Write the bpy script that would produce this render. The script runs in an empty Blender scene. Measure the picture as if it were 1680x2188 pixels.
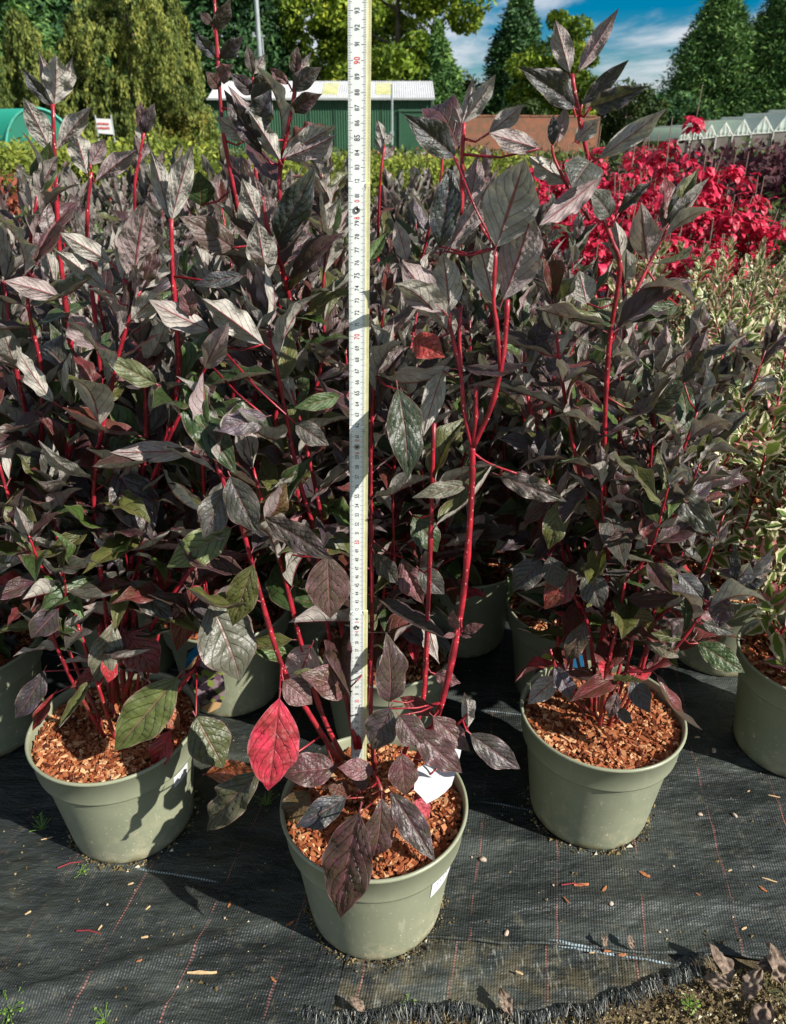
import bpy, math, random
import numpy as np
from mathutils import Vector, Matrix

# ------------------------------------------------------------------ camera, world, sun
S = bpy.context.scene
COL = S.collection
CAM_H, TH, F = 0.791, math.radians(26.4), 1600.0          # photograph frame measured as 1680 x 2188
cam = bpy.data.cameras.new('camera'); camo = bpy.data.objects.new('camera', cam); COL.objects.link(camo)
camo.location = (0, 0, CAM_H); camo.rotation_euler = (math.pi/2 - TH, 0, 0)
cam.sensor_fit = 'VERTICAL'; cam.sensor_height = 24; cam.lens = F/2188*24
cam.clip_start = 0.02; cam.clip_end = 2000
cam.dof.use_dof = True; cam.dof.focus_distance = 0.78; cam.dof.aperture_fstop = 9.0
S.camera = camo
SUN_EL, SUN_AZ = math.radians(35), math.radians(60)       # azimuth measured from -Y (behind the camera) towards +X
sdir = Vector((math.sin(SUN_AZ)*math.cos(SUN_EL), -math.cos(SUN_AZ)*math.cos(SUN_EL), math.sin(SUN_EL)))
sl = bpy.data.lights.new('sun', 'SUN'); sl.energy = 5.0; sl.angle = math.radians(0.5); sl.color = (1, .95, .87)
so = bpy.data.objects.new('sun', sl); COL.objects.link(so); so.rotation_euler = sdir.to_track_quat('Z', 'Y').to_euler()
so.location = (3, -3, 4)
W = bpy.data.worlds.new('World'); S.world = W; W.use_nodes = True
S.view_settings.view_transform = 'Standard'; S.view_settings.look = 'None'; S.view_settings.gamma = 1
S.view_settings.use_curve_mapping = False
S.view_settings.exposure = 0.72

class NT:
    def __init__(s, nt): s.nt = nt; s.n = nt.nodes; s.l = nt.links
    def node(s, t, **k):
        x = s.n.new(t)
        for a, b in k.items(): setattr(x, a, b)
        return x
    def put(s, sock, v):
        if hasattr(v, 'is_output') or isinstance(v, bpy.types.NodeSocket): s.l.new(v, sock)
        else:
            if isinstance(v, (tuple, list)) and len(v) == 3 and len(getattr(sock, 'default_value', (0,)*3)) == 4: v = (*v, 1)
            sock.default_value = v
    def math(s, op, a, b=None, c=None, clamp=False):
        x = s.node('ShaderNodeMath', operation=op); x.use_clamp = clamp; s.put(x.inputs[0], a)
        if b is not None: s.put(x.inputs[1], b)
        if c is not None: s.put(x.inputs[2], c)
        return x.outputs[0]
    def mix(s, f, a, b, blend='MIX'):
        x = s.node('ShaderNodeMix', data_type='RGBA', blend_type=blend); s.put(x.inputs[0], f); s.put(x.inputs[6], a); s.put(x.inputs[7], b)
        return x.outputs[2]
    def noise(s, vec, scale, detail=2, rough=.5, dist=0, out=0):
        x = s.node('ShaderNodeTexNoise'); x.inputs['Scale'].default_value = scale; x.inputs['Detail'].default_value = detail
        x.inputs['Roughness'].default_value = rough; x.inputs['Distortion'].default_value = dist
        if vec is not None: s.l.new(vec, x.inputs['Vector'])
        return x.outputs[out]
    def ramp(s, v, a, b, lo=0., hi=1.):
        x = s.node('ShaderNodeMapRange'); x.interpolation_type = 'SMOOTHSTEP'
        for i, q in enumerate((v, a, b, lo, hi)): s.put(x.inputs[i], q)
        return x.outputs[0]
    def cr(s, v, stops, interp='LINEAR'):
        x = s.node('ShaderNodeValToRGB'); x.color_ramp.interpolation = interp; e = x.color_ramp.elements
        while len(e) < len(stops): e.new(.5)
        for q, (p, c) in zip(e, stops): q.position = p; q.color = (*c, 1)
        s.put(x.inputs[0], v); return x.outputs[0]
    def mapping(s, vec, scale=(1, 1, 1), rot=(0, 0, 0), loc=(0, 0, 0)):
        x = s.node('ShaderNodeMapping'); x.inputs['Scale'].default_value = scale; x.inputs['Rotation'].default_value = rot
        x.inputs['Location'].default_value = loc; s.l.new(vec, x.inputs[0]); return x.outputs[0]
    def sep(s, vec):
        x = s.node('ShaderNodeSeparateXYZ'); s.l.new(vec, x.inputs[0]); return x.outputs
    def bump(s, h, strength=.5, dist=.001, normal=None):
        x = s.node('ShaderNodeBump'); x.inputs['Strength'].default_value = strength; x.inputs['Distance'].default_value = dist
        s.l.new(h, x.inputs['Height'])
        if normal is not None: s.l.new(normal, x.inputs['Normal'])
        return x.outputs[0]
    def coord(s, k='Object'): return s.node('ShaderNodeTexCoord').outputs[k]
    def pos(s): return s.node('ShaderNodeNewGeometry').outputs['Position']

def material(name):
    m = bpy.data.materials.new(name); m.use_nodes = True; g = NT(m.node_tree)
    b = g.n['Principled BSDF']; o = g.n['Material Output']
    return m, g, b, o
def simple(name, col, rough=.6, var=.15, scale=20, metal=0, bump=0, spec=.5):
    m, g, b, o = material(name)
    n = g.noise(g.coord(), scale, 4, .6)
    g.put(b.inputs['Base Color'], g.mix(g.ramp(n, .3, .7), tuple(c*(1-var) for c in col), tuple(min(1, c*(1+var)) for c in col)))
    b.inputs['Roughness'].default_value = rough; b.inputs['Metallic'].default_value = metal
    b.inputs['Specular IOR Level'].default_value = spec
    if bump: g.l.new(g.bump(n, bump, .002), b.inputs['Normal'])
    return m

# sky: Nishita + cumulus noise by direction
g = NT(W.node_tree); bg = g.n['Background']
sky = g.node('ShaderNodeTexSky', sky_type='NISHITA'); sky.sun_disc = False
sky.sun_elevation = SUN_EL; sky.sun_rotation = math.pi - SUN_AZ
sky.air_density = 1.0; sky.dust_density = 0.1; sky.ozone_density = 3.0
hs = g.node('ShaderNodeHueSaturation'); hs.inputs['Saturation'].default_value = 2.0; hs.inputs['Value'].default_value = 1.3
g.l.new(sky.outputs[0], hs.inputs['Color'])
tc = g.coord('Generated'); mp = g.mapping(tc, (1, 1, 3.6), (0, 0, .4), (.3, .1, .35))
cl = g.ramp(g.noise(mp, 3.4, 8, .58, .3), .43, .57)
sh = g.ramp(g.noise(g.mapping(tc, (1, 1, 3.6), (0, 0, .4), (.3, .1, .29)), 2.6, 5, .55, .3), .5, .75)
ccol = g.mix(sh, (14, 14.6, 15.5), (6, 7.5, 10))
g.put(bg.inputs[0], g.mix(g.math('MULTIPLY', cl, .85), hs.outputs[0], ccol)); bg.inputs[1].default_value = .034

# ------------------------------------------------------------------ helpers
CT, ST = math.cos(TH), math.sin(TH)
def ray(px, py):
    x = (px-840)/F; y = (1094-py)/F
    return Vector((x, CT+y*ST, -ST+y*CT))
def at(px, py, Y):
    d = ray(px, py); return Vector((0, 0, CAM_H)) + d*(Y/d.y)
def onz(px, py, z=0.0):
    d = ray(px, py); return Vector((0, 0, CAM_H)) + d*((z-CAM_H)/d.z)
KIDS = {}
def link(name, data, parent=None, mat=None):
    o = bpy.data.objects.new(name, data); COL.objects.link(o)
    if parent is not None: o.parent = parent; KIDS.setdefault(parent, []).append(o)
    return o
def mesh(name, verts, faces, mats=None, smooth=False, mi=None):
    me = bpy.data.meshes.new(name); me.from_pydata([tuple(v) for v in verts], [], faces)
    for m in (mats if isinstance(mats, (list, tuple)) else [mats] if mats else []): me.materials.append(m)
    if smooth: me.polygons.foreach_set('use_smooth', [True]*len(me.polygons))
    if mi: me.polygons.foreach_set('material_index', mi)
    me.update(); return me
def tag(o, label=None, cat=None, group=None, kind=None):
    if label: o['label'] = label
    if cat: o['category'] = cat
    if group: o['group'] = group
    if kind: o['kind'] = kind
    return o
def thing(name, label, cat, loc=(0, 0, 0), rz=0, group=None):
    o = link(name, None); o.location = loc; o.rotation_euler = (0, 0, rz); o.empty_display_size = .05
    return tag(o, label, cat, group)
def copy_tree(o, parent=None):
    c = o.copy(); COL.objects.link(c)
    if parent is not None: c.parent = parent; KIDS.setdefault(parent, []).append(c)
    for ch in KIDS.get(o, []): copy_tree(ch, c)
    return c
class MB:
    def __init__(s): s.v = []; s.f = []; s.mi = []
    def add(s, vs, fs, mi=0):
        n = len(s.v); s.v += [tuple(v) for v in vs]; s.f += [tuple(i+n for i in f) for f in fs]; s.mi += [mi]*len(fs)
    def box(s, c, d, R=None, mi=0):
        vs = [Vector((x*d[0]/2, y*d[1]/2, z*d[2]/2)) for x in (-1, 1) for y in (-1, 1) for z in (-1, 1)]
        if R is not None: vs = [R @ v for v in vs]
        c = Vector(c); s.add([v+c for v in vs], [(0, 1, 3, 2), (4, 6, 7, 5), (0, 4, 5, 1), (2, 3, 7, 6), (0, 2, 6, 4), (1, 5, 7, 3)], mi)
    def tube(s, pts, rad, n=6, cap=True, mi=0):
        pts = [Vector(p) for p in pts]; rings = []
        up = Vector((.31, .87, .2))
        for i, p in enumerate(pts):
            t = (pts[min(i+1, len(pts)-1)] - pts[max(i-1, 0)]).normalized()
            a = t.cross(up); a.normalize(); b = t.cross(a)
            r = rad[i] if hasattr(rad, '__len__') else rad
            rings.append([p + (a*math.cos(2*math.pi*k/n) + b*math.sin(2*math.pi*k/n))*r for k in range(n)])
        fs = [(i*n+k, i*n+(k+1) % n, (i+1)*n+(k+1) % n, (i+1)*n+k) for i in range(len(pts)-1) for k in range(n)]
        if cap: fs += [tuple(range(n))[::-1], tuple(range((len(pts)-1)*n, len(pts)*n))]
        s.add([v for r in rings for v in r], fs, mi)
    def lathe(s, prof, n=48, mi=0):
        vs = [(r*math.cos(2*math.pi*k/n), r*math.sin(2*math.pi*k/n), z) for r, z in prof for k in range(n)]
        s.add(vs, [(i*n+k, i*n+(k+1) % n, (i+1)*n+(k+1) % n, (i+1)*n+k) for i in range(len(prof)-1) for k in range(n)], mi)
    def build(s, name, mats, parent=None, smooth=False, kind=None):
        me = mesh(name, s.v, s.f, mats, smooth, s.mi)
        o = link(name, me, parent)
        if kind: o['kind'] = kind
        return o
def cards(name, P, A, B, tint, mat, parent=None, kind=None, fold=None):
    """leaf-sized faces: P centres, A half length vectors, B half width vectors"""
    N = len(P); V = np.empty((N, 4, 3), np.float32)
    V[:, 0] = P-A; V[:, 1] = P+B*.9; V[:, 2] = P+A; V[:, 3] = P-B*.9
    if fold is not None: V[:, 1] += fold; V[:, 3] += fold
    me = bpy.data.meshes.new(name); me.vertices.add(N*4); me.vertices.foreach_set('co', V.ravel())
    me.loops.add(N*4); me.loops.foreach_set('vertex_index', np.arange(N*4, dtype=np.int32))
    me.polygons.add(N); me.polygons.foreach_set('loop_start', np.arange(0, N*4, 4, dtype=np.int32))
    me.polygons.foreach_set('loop_total', np.full(N, 4, np.int32))
    at_ = me.attributes.new('tint', 'FLOAT', 'FACE'); at_.data.foreach_set('value', np.asarray(tint, np.float32))
    me.materials.append(mat); me.update(); me.validate()
    o = link(name, me, parent)
    if kind: o['kind'] = kind
    return o
def unit(v): return v/np.maximum(np.linalg.norm(v, axis=-1, keepdims=True), 1e-9)

# ------------------------------------------------------------------ materials
def leaf_material():
    m, g, b, o = material('dogwood_leaf')
    uv = g.coord('UV'); U, V, _ = g.sep(uv)
    a = g.math('ABSOLUTE', g.math('SUBTRACT', g.math('MULTIPLY', U, 2), 1))
    ph = g.math('MULTIPLY', g.math('SUBTRACT', V, g.math('ADD', g.math('MULTIPLY', a, .2), g.math('MULTIPLY', g.math('MULTIPLY', a, a), .2))), 6)
    ping = g.math('MULTIPLY', g.math('ABSOLUTE', g.math('SUBTRACT', g.math('FRACT', ph), .5)), 2)
    vein = g.ramp(ping, .86, .97)
    mid = g.ramp(a, .075, .03)
    vm = g.math('MAXIMUM', vein, mid)
    info = g.node('ShaderNodeObjectInfo')
    oc = g.coord('Object')
    off = g.node('ShaderNodeVectorMath', operation='ADD'); g.l.new(oc, off.inputs[0])
    cmb = g.node('ShaderNodeCombineXYZ'); g.l.new(g.math('MULTIPLY', info.outputs['Random'], 40), cmb.inputs[0]); g.l.new(cmb.outputs[0], off.inputs[1])
    n1 = g.noise(off.outputs[0], 5, 4, .6); n2 = g.noise(off.outputs[0], 28, 3, .6)
    col = info.outputs['Color']
    up = g.mix(g.ramp(n1, .35, .7), g.mix(.5, col, (.04, .05, .014)), col)
    up = g.mix(g.math('MULTIPLY', g.ramp(n1, .62, .75), .35), up, g.mix(.5, (.17, .17, .05), col))
    up = g.mix(g.math('MULTIPLY', vein, .55), up, g.mix(1., up, (.42, .32, .34), 'MULTIPLY'))
    up = g.mix(g.math('MULTIPLY', mid, .7), up, g.mix(.4, (.24, .10, .09), col))
    n3 = g.noise(off.outputs[0], 9, 5, .7); al = g.ramp(info.outputs['Alpha'], .5, .7)
    up = g.mix(g.math('MULTIPLY', g.math('MULTIPLY', al, g.ramp(n3, .52, .66)), .7), up, g.mix(1., up, (.35, .3, .3), 'MULTIPLY'))
    up = g.mix(g.math('MULTIPLY', g.math('MULTIPLY', al, g.ramp(n3, .46, .34)), .5), up, g.mix(.5, up, (.8, .36, .36)))
    edge = g.ramp(a, .88, 1.0)
    up = g.mix(g.math('MULTIPLY', edge, .4), up, (.3, .17, .16))
    pale = g.mix(g.ramp(n1, .3, .7), (.30, .275, .25), (.52, .495, .43))
    rnd = info.outputs['Random']
    pale = g.mix(g.math('MULTIPLY', g.ramp(rnd, .5, .9), .55), pale, (.26, .14, .17))
    un = g.mix(info.outputs['Alpha'], pale, g.mix(.5, pale, col))
    un = g.mix(g.math('MULTIPLY', vein, .45), un, (.19, .10, .10))
    un = g.mix(g.math('MULTIPLY', mid, .85), un, (.24, .02, .035))
    bf = g.node('ShaderNodeNewGeometry').outputs['Backfacing']
    c = g.mix(bf, up, un)
    spot = g.ramp(g.noise(off.outputs[0], 22, 2, .5), .70, .76)
    c = g.mix(g.math('MULTIPLY', spot, .5), c, (.10, .05, .025))
    g.put(b.inputs['Base Color'], c)
    g.put(b.inputs['Roughness'], g.math('ADD', g.math('MULTIPLY', bf, .22), g.math('ADD', .30, g.math('MULTIPLY', n1, .2))))
    b.inputs['Specular IOR Level'].default_value = .55
    h = g.math('SUBTRACT', g.math('ADD', g.math('MULTIPLY', n2, .6), g.math('MULTIPLY', g.math('SINE', g.math('ADD', g.math('MULTIPLY', U, 60), g.math('MULTIPLY', n1, 18))), .06)), vm)
    g.l.new(g.bump(h, .8, .0012), b.inputs['Normal'])
    tr = g.node('ShaderNodeBsdfTranslucent'); g.put(tr.inputs[0], g.mix(.6, c, g.mix(.5, c, (.30, .34, .06))))
    ms = g.node('ShaderNodeMixShader'); ms.inputs[0].default_value = .18
    g.l.new(b.outputs[0], ms.inputs[1]); g.l.new(tr.outputs[0], ms.inputs[2]); g.l.new(ms.outputs[0], o.inputs[0])
    return m
M_LEAF = leaf_material()

def stem_material():
    m, g, b, o = material('red_stem'); oc = g.pos()
    n = g.noise(oc, 60, 3, .6)
    c = g.mix(g.ramp(n, .35, .7), (.16, .007, .014), (.42, .018, .034))
    v = g.node('ShaderNodeTexVoronoi'); v.inputs['Scale'].default_value = 330; g.l.new(g.mapping(oc, (1, 1, .45)), v.inputs['Vector'])
    c = g.mix(g.ramp(v.outputs['Distance'], .15, .09), c, (.75, .5, .42))
    z = g.sep(oc)[2]; c = g.mix(g.math('MULTIPLY', g.ramp(z, .30, .15), g.ramp(g.noise(oc, 90, 4, .7), .42, .6)), c, (.12, .055, .03))
    g.put(b.inputs['Base Color'], c); b.inputs['Roughness'].default_value = .42
    g.l.new(g.bump(n, .3, .0006), b.inputs['Normal']); return m
M_STEM = stem_material()
M_TWIG = simple('brown_twig', (.16, .11, .075), .8, .3, 60)

def pot_material():
    m, g, b, o = material('sage_pot_plastic'); oc = g.coord(); _, _, z = g.sep(oc)
    n = g.noise(oc, 14, 4, .6); f = g.noise(oc, 260, 2, .5)
    c = g.mix(g.ramp(n, .3, .75), (.235, .255, .17), (.285, .30, .205))
    dust = g.math('MULTIPLY', g.ramp(z, .085, .0), g.ramp(g.noise(oc, 46, 5, .75), .44, .66))
    c = g.mix(g.math('MULTIPLY', dust, .85), c, (.42, .38, .25))
    c = g.mix(g.math('MULTIPLY', g.ramp(f, .66, .73), g.ramp(z, .15, .01)), c, (.62, .58, .42))
    c = g.mix(g.math('MULTIPLY', g.ramp(g.noise(oc, 190, 2, .5), .74, .78), .7), c, (.06, .05, .03))
    c = g.mix(g.math('MULTIPLY', g.ramp(z, .016, .002), g.ramp(g.noise(oc, 60, 3, .6), .4, .6)), c, (.17, .14, .06))
    c = g.mix(g.math('MULTIPLY', g.ramp(g.noise(g.mapping(oc, (1, 1, .25)), 26, 6, .75), .56, .72), .35), c, (.40, .39, .29))
    c = g.mix(g.math('MULTIPLY', g.ramp(g.noise(oc, 7, 5, .7), .5, .68), .22), c, (.17, .18, .10))
    scuff = g.ramp(g.noise(g.mapping(oc, (1, 1, .15), (.4, .2, 0)), 90, 3, .6), .66, .72)
    c = g.mix(g.math('MULTIPLY', scuff, .3), c, (.5, .5, .4))
    g.put(b.inputs['Base Color'], c); g.put(b.inputs['Roughness'], g.math('ADD', .36, g.math('MULTIPLY', dust, .35)))
    g.l.new(g.bump(g.math('ADD', g.math('MULTIPLY', f, .3), n), .12, .001), b.inputs['Normal']); return m
M_POT = pot_material()

def attr_material(name, stops, rough=.8, spec=.3, trans=0, noise=0):
    m, g, b, o = material(name)
    a = g.node('ShaderNodeAttribute', attribute_name='tint').outputs['Fac']
    c = g.cr(a, stops)
    if noise:
        c = g.mix(g.ramp(g.noise(g.coord(), noise, 3, .6), .35, .65), g.mix(1., c, (.62, .68, .6), 'MULTIPLY'), c)
    g.put(b.inputs['Base Color'], c); b.inputs['Roughness'].default_value = rough; b.inputs['Specular IOR Level'].default_value = spec
    if trans:
        tr = g.node('ShaderNodeBsdfTranslucent'); g.put(tr.inputs[0], c)
        ms = g.node('ShaderNodeMixShader'); ms.inputs[0].default_value = trans
        g.l.new(b.outputs[0], ms.inputs[1]); g.l.new(tr.outputs[0], ms.inputs[2]); g.l.new(ms.outputs[0], o.inputs[0])
    return m
M_CHIP = attr_material('bark_chips', [(0, (.07, .018, .008)), (.35, (.24, .06, .02)), (.7, (.36, .13, .052)), (1, (.62, .37, .19))], .75, .25)
M_PEAT = simple('peat_under_bark', (.06, .02, .01), .95, .4, 90, bump=1)
M_GRAIN = attr_material('grit', [(0, (.045, .03, .015)), (.5, (.16, .12, .05)), (.85, (.32, .26, .14)), (1, (.6, .55, .42))], .85)

# ------------------------------------------------------------------ leaf meshes
def leaf_mesh(rng, name, fold, arch, wave, twist, a=.72, bexp=1.1, corr=.013, rows=26, cols=9, petiole=.09, serr=.0, mat=M_LEAF, crumple=0.):
    vs = []; fs = []; uv = []
    pk = a/(a+bexp); norm = pk**a*(1-pk)**bexp
    ph = rng.random()*6; fr = 2.2+rng.random()*2.5
    cr_ph = [rng.random()*6 for _ in range(4)]
    for i in range(rows+1):
        v = i/rows
        w = .25*((v**a)*((1-v)**bexp)/norm)*(1-.45*max(0, (v-.72)/.28)*(1-v)*3) if 0 < v < 1 else 0
        w = max(w, .004*(1-v))
        for j in range(cols):
            u = j/(cols-1)*2-1
            x = u*w*(1+wave*.14*math.sin(fr*5*v+ph+(2 if u > 0 else 0))*abs(u))
            phs = (v-.2*abs(u)-.2*u*u)*6
            z = arch*4*v*(1-v) + fold*abs(x) - (.5*fold*x*x/.25)
            z += corr*abs(math.sin(math.pi*phs))*min(1, w/.12)*(1-.6*abs(u))*min(1, abs(u)*6)
            z += wave*.16*math.sin(fr*5*v+ph+(1.7 if u > 0 else 0))*u*u*(w/.25)
            z += corr*.45*math.sin(v*95+ph+3*math.sin(u*7+v*9))*math.sin(math.pi*abs(u))*(w/.25)
            if crumple: z += crumple*(math.sin(9*v+cr_ph[0])*math.sin(7*u+cr_ph[1])+.6*math.sin(17*v+5*u+cr_ph[2]))*.05
            t = twist*(v-.3); X = x*math.cos(t)-(z-arch*4*v*(1-v))*math.sin(t); Z = x*math.sin(t)+(z-arch*4*v*(1-v))*math.cos(t)+arch*4*v*(1-v)
            vs.append((X, v, Z)); uv.append((j/(cols-1), v))
    for i in range(rows):
        for j in range(cols-1):
            k = i*cols+j; fs.append((k, k+1, k+cols+1, k+cols))
    if petiole:
        n = len(vs)
        for k, (y, r) in enumerate(((-petiole, .012), (-petiole*.4, .009), (.03, .007))):
            zz = -.35*(y*y)*4 if y < 0 else 0
            for q in range(4):
                an = q*math.pi/2; vs.append((r*math.cos(an), y, zz-.006+r*math.sin(an))); uv.append((.5, .02))
        for k in range(2):
            for q in range(4): fs.append((n+k*4+q, n+k*4+(q+1) % 4, n+(k+1)*4+(q+1) % 4, n+(k+1)*4+q))
    me = mesh(name, vs, fs, mat, True)
    ul = me.uv_layers.new(name='UVMap'); li = np.empty(len(me.loops), np.int32); me.loops.foreach_get('vertex_index', li)
    ul.data.foreach_set('uv', np.array(uv, np.float32)[li].ravel()); return me
R0 = random.Random(7)
LV = []
for k in range(16):
    LV.append(leaf_mesh(R0, 'leaf', R0.uniform(.15, 1.15), R0.uniform(-.16, .2), R0.uniform(.08, .4), R0.uniform(-.6, .6),
                        a=R0.uniform(.82, 1.1), bexp=R0.uniform(1.05, 1.35), corr=R0.uniform(.014, .026)))
HV = [leaf_mesh(R0, 'leaf', f, ar, w, t, a=aa, bexp=bb, corr=c, rows=44, cols=15) for f, ar, w, t, aa, bb, c in (
    (.15, .04, .15, .1, .98, 1.15, .026), (.35, .07, .3, -.25, .9, 1.1, .028), (.25, -.06, .2, .2, 1.0, 1.15, .024), (.6, .06, .45, .45, .95, 1.25, .030),
    (.2, .09, .35, -.4, .9, 1.15, .022), (.85, .06, .5, .15, 1.0, 1.2, .026))]
FV = [leaf_mesh(R0, 'leaf', R0.uniform(.1, .8), R0.uniform(-.1, .12), .3, R0.uniform(-.6, .6), rows=8, cols=5, corr=.0, petiole=.0, bexp=R0.uniform(.95, 1.2)) for _ in range(8)]

PLUM = (.060, .018, .030); PURP = (.055, .034, .055); OLIV = (.10, .105, .028); DGRN = (.032, .062, .018); MARO = (.14, .02, .028)
CRIM = (.56, .028, .06); MAUV = (.24, .10, .115); GREY = (.078, .070, .070); BLUE = (.05, .05, .07); GREN = (.075, .14, .03); ORNG = (.42, .10, .03); BROW = (.13, .075, .03)
def pal(r, low=False):
    x = r.random()
    if low and x < .36: return (CRIM, MARO, MAUV, MARO)[int(r.random()*4)]
    for p, c in ((.30, PLUM), (.44, PURP), (.52, GREY), (.68, OLIV), (.82, DGRN), (.92, MARO), (1.1, GREN)):
        if x < p: base = c; break
    k = r.uniform(.75, 1.3); return tuple(q*k for q in base)
def leaf_obj(parent, M, me, col, under=0., name='leaf', label=None):
    o = link(name, me, parent); o.matrix_basis = M; o.color = (*col, under)
    if label: o['label'] = label
    return o
def leaf_matrix(p0, p1, nrm, ratio=.5):
    y = p1-p0; L = y.length; y = y.normalized(); z = nrm - y*nrm.dot(y)
    if z.length < 1e-4: z = Vector((0, 0, 1)) - y*y.z
    z.normalize(); x = y.cross(z)
    s = ratio/.5
    return Matrix(((x.x*L*s, y.x*L, z.x*L, p0.x), (x.y*L*s, y.y*L, z.y*L, p0.y), (x.z*L*s, y.z*L, z.z*L, p0.z), (0, 0, 0, 1)))

def spline(pts, n=5):
    """Catmull-Rom through points"""
    P = [pts[0]*2-pts[1]] + pts + [pts[-1]*2-pts[-2]]; out = []
    for i in range(1, len(P)-2):
        for k in range(n):
            t = k/n; a, b, c, d = P[i-1], P[i], P[i+1], P[i+2]
            out.append(.5*((2*b)+(c-a)*t+(2*a-5*b+4*c-d)*t*t+(3*b-a-3*c+d)*t*t*t))
    out.append(P[-2]); return out
def stem_part(parent, pts, r0, r1, name='stem', n=7, mat=None, sub=4):
    """pts are in the plant's own frame; nodes swell a little"""
    sp = spline([Vector(p) for p in pts], sub) if len(pts) > 2 else [Vector(p) for p in pts]
    L = len(sp); rad = [(r0+(r1-r0)*i/(L-1))*(1.24 if i % (sub+1) == 0 and i else 1) for i in range(L)]
    m = MB(); m.tube(sp, rad, n); o = m.build(name, mat or M_STEM, parent, True); return o, sp

def leaves_on(stem, sp, r, f0=.2, f1=1., gap=.035, size=.085, variants=None, low=True, ratio=(.28, .46), thin=0., terminal=True, colf=None, droop=0., keep=1.0):
    """opposite pairs at nodes, each pair at right angles to the last; crowded and upright at the tip"""
    variants = variants or LV
    ln = [0]
    for i in range(1, len(sp)): ln.append(ln[-1]+(sp[i]-sp[i-1]).length)
    T = ln[-1]; d = T*f0; k = int(r.random()*2); phi0 = r.random()*math.pi
    while d < T*f1-.004:
        i = max(j for j in range(len(sp)-1) if ln[j] <= d); p = sp[i].lerp(sp[i+1], (d-ln[i])/max(1e-6, ln[i+1]-ln[i]))
        t = (sp[i+1]-sp[i]).normalized(); frac = d/T
        a = t.cross(Vector((0.2, 1, .1))).normalized(); b = t.cross(a)
        phi = phi0 + k*math.pi/2 + r.uniform(-.3, .3)
        for s in (0, math.pi):
            if r.random() < thin or r.random() > keep: continue
            out = a*math.cos(phi+s)+b*math.sin(phi+s)
            al = (1.45-.9*frac**1.7 + droop*(1-frac)) * r.uniform(.65, 1.3)
            dr = t*math.cos(al)+out*math.sin(al); dr.z -= .6*(1-frac)*r.random(); dr.normalize()
            nm = t*math.sin(al)-out*math.cos(al) + Vector((r.uniform(-.6, .6), r.uniform(-.6, .6), r.uniform(-.2, .4)))
            L = size*r.uniform(.7, 1.2)*(1-.35*max(0, frac-.8)/.2)*(1 if frac > .15 else .85)
            q0 = p+dr*L*.1
            lowz = low and frac < .5 and p.z < .40
            col = colf(r) if colf else pal(r, lowz)
            leaf_obj(stem, leaf_matrix(q0, q0+dr*L, nm, r.uniform(*ratio)), variants[int(r.random()*len(variants))], col, .7 if col[0] > .2 else .15)
        d += gap*r.uniform(.75, 1.25)*(1-.45*frac); k += 1
    if terminal:
        t = (sp[-1]-sp[-2]).normalized(); a = t.cross(Vector((0.2, 1, .1))).normalized(); b = t.cross(a)
        for s in range(3):
            phi = phi0+s*2.1; out = a*math.cos(phi)+b*math.sin(phi); al = r.uniform(.1, .4)
            dr = (t*math.cos(al)+out*math.sin(al)).normalized(); L = size*r.uniform(.5, .85)
            col = colf(r) if colf else pal(r)
            leaf_obj(stem, leaf_matrix(sp[-1], sp[-1]+dr*L, t*math.sin(al)-out*math.cos(al), r.uniform(.3, .45)), variants[int(r.random()*len(variants))], col, .15)

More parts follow.
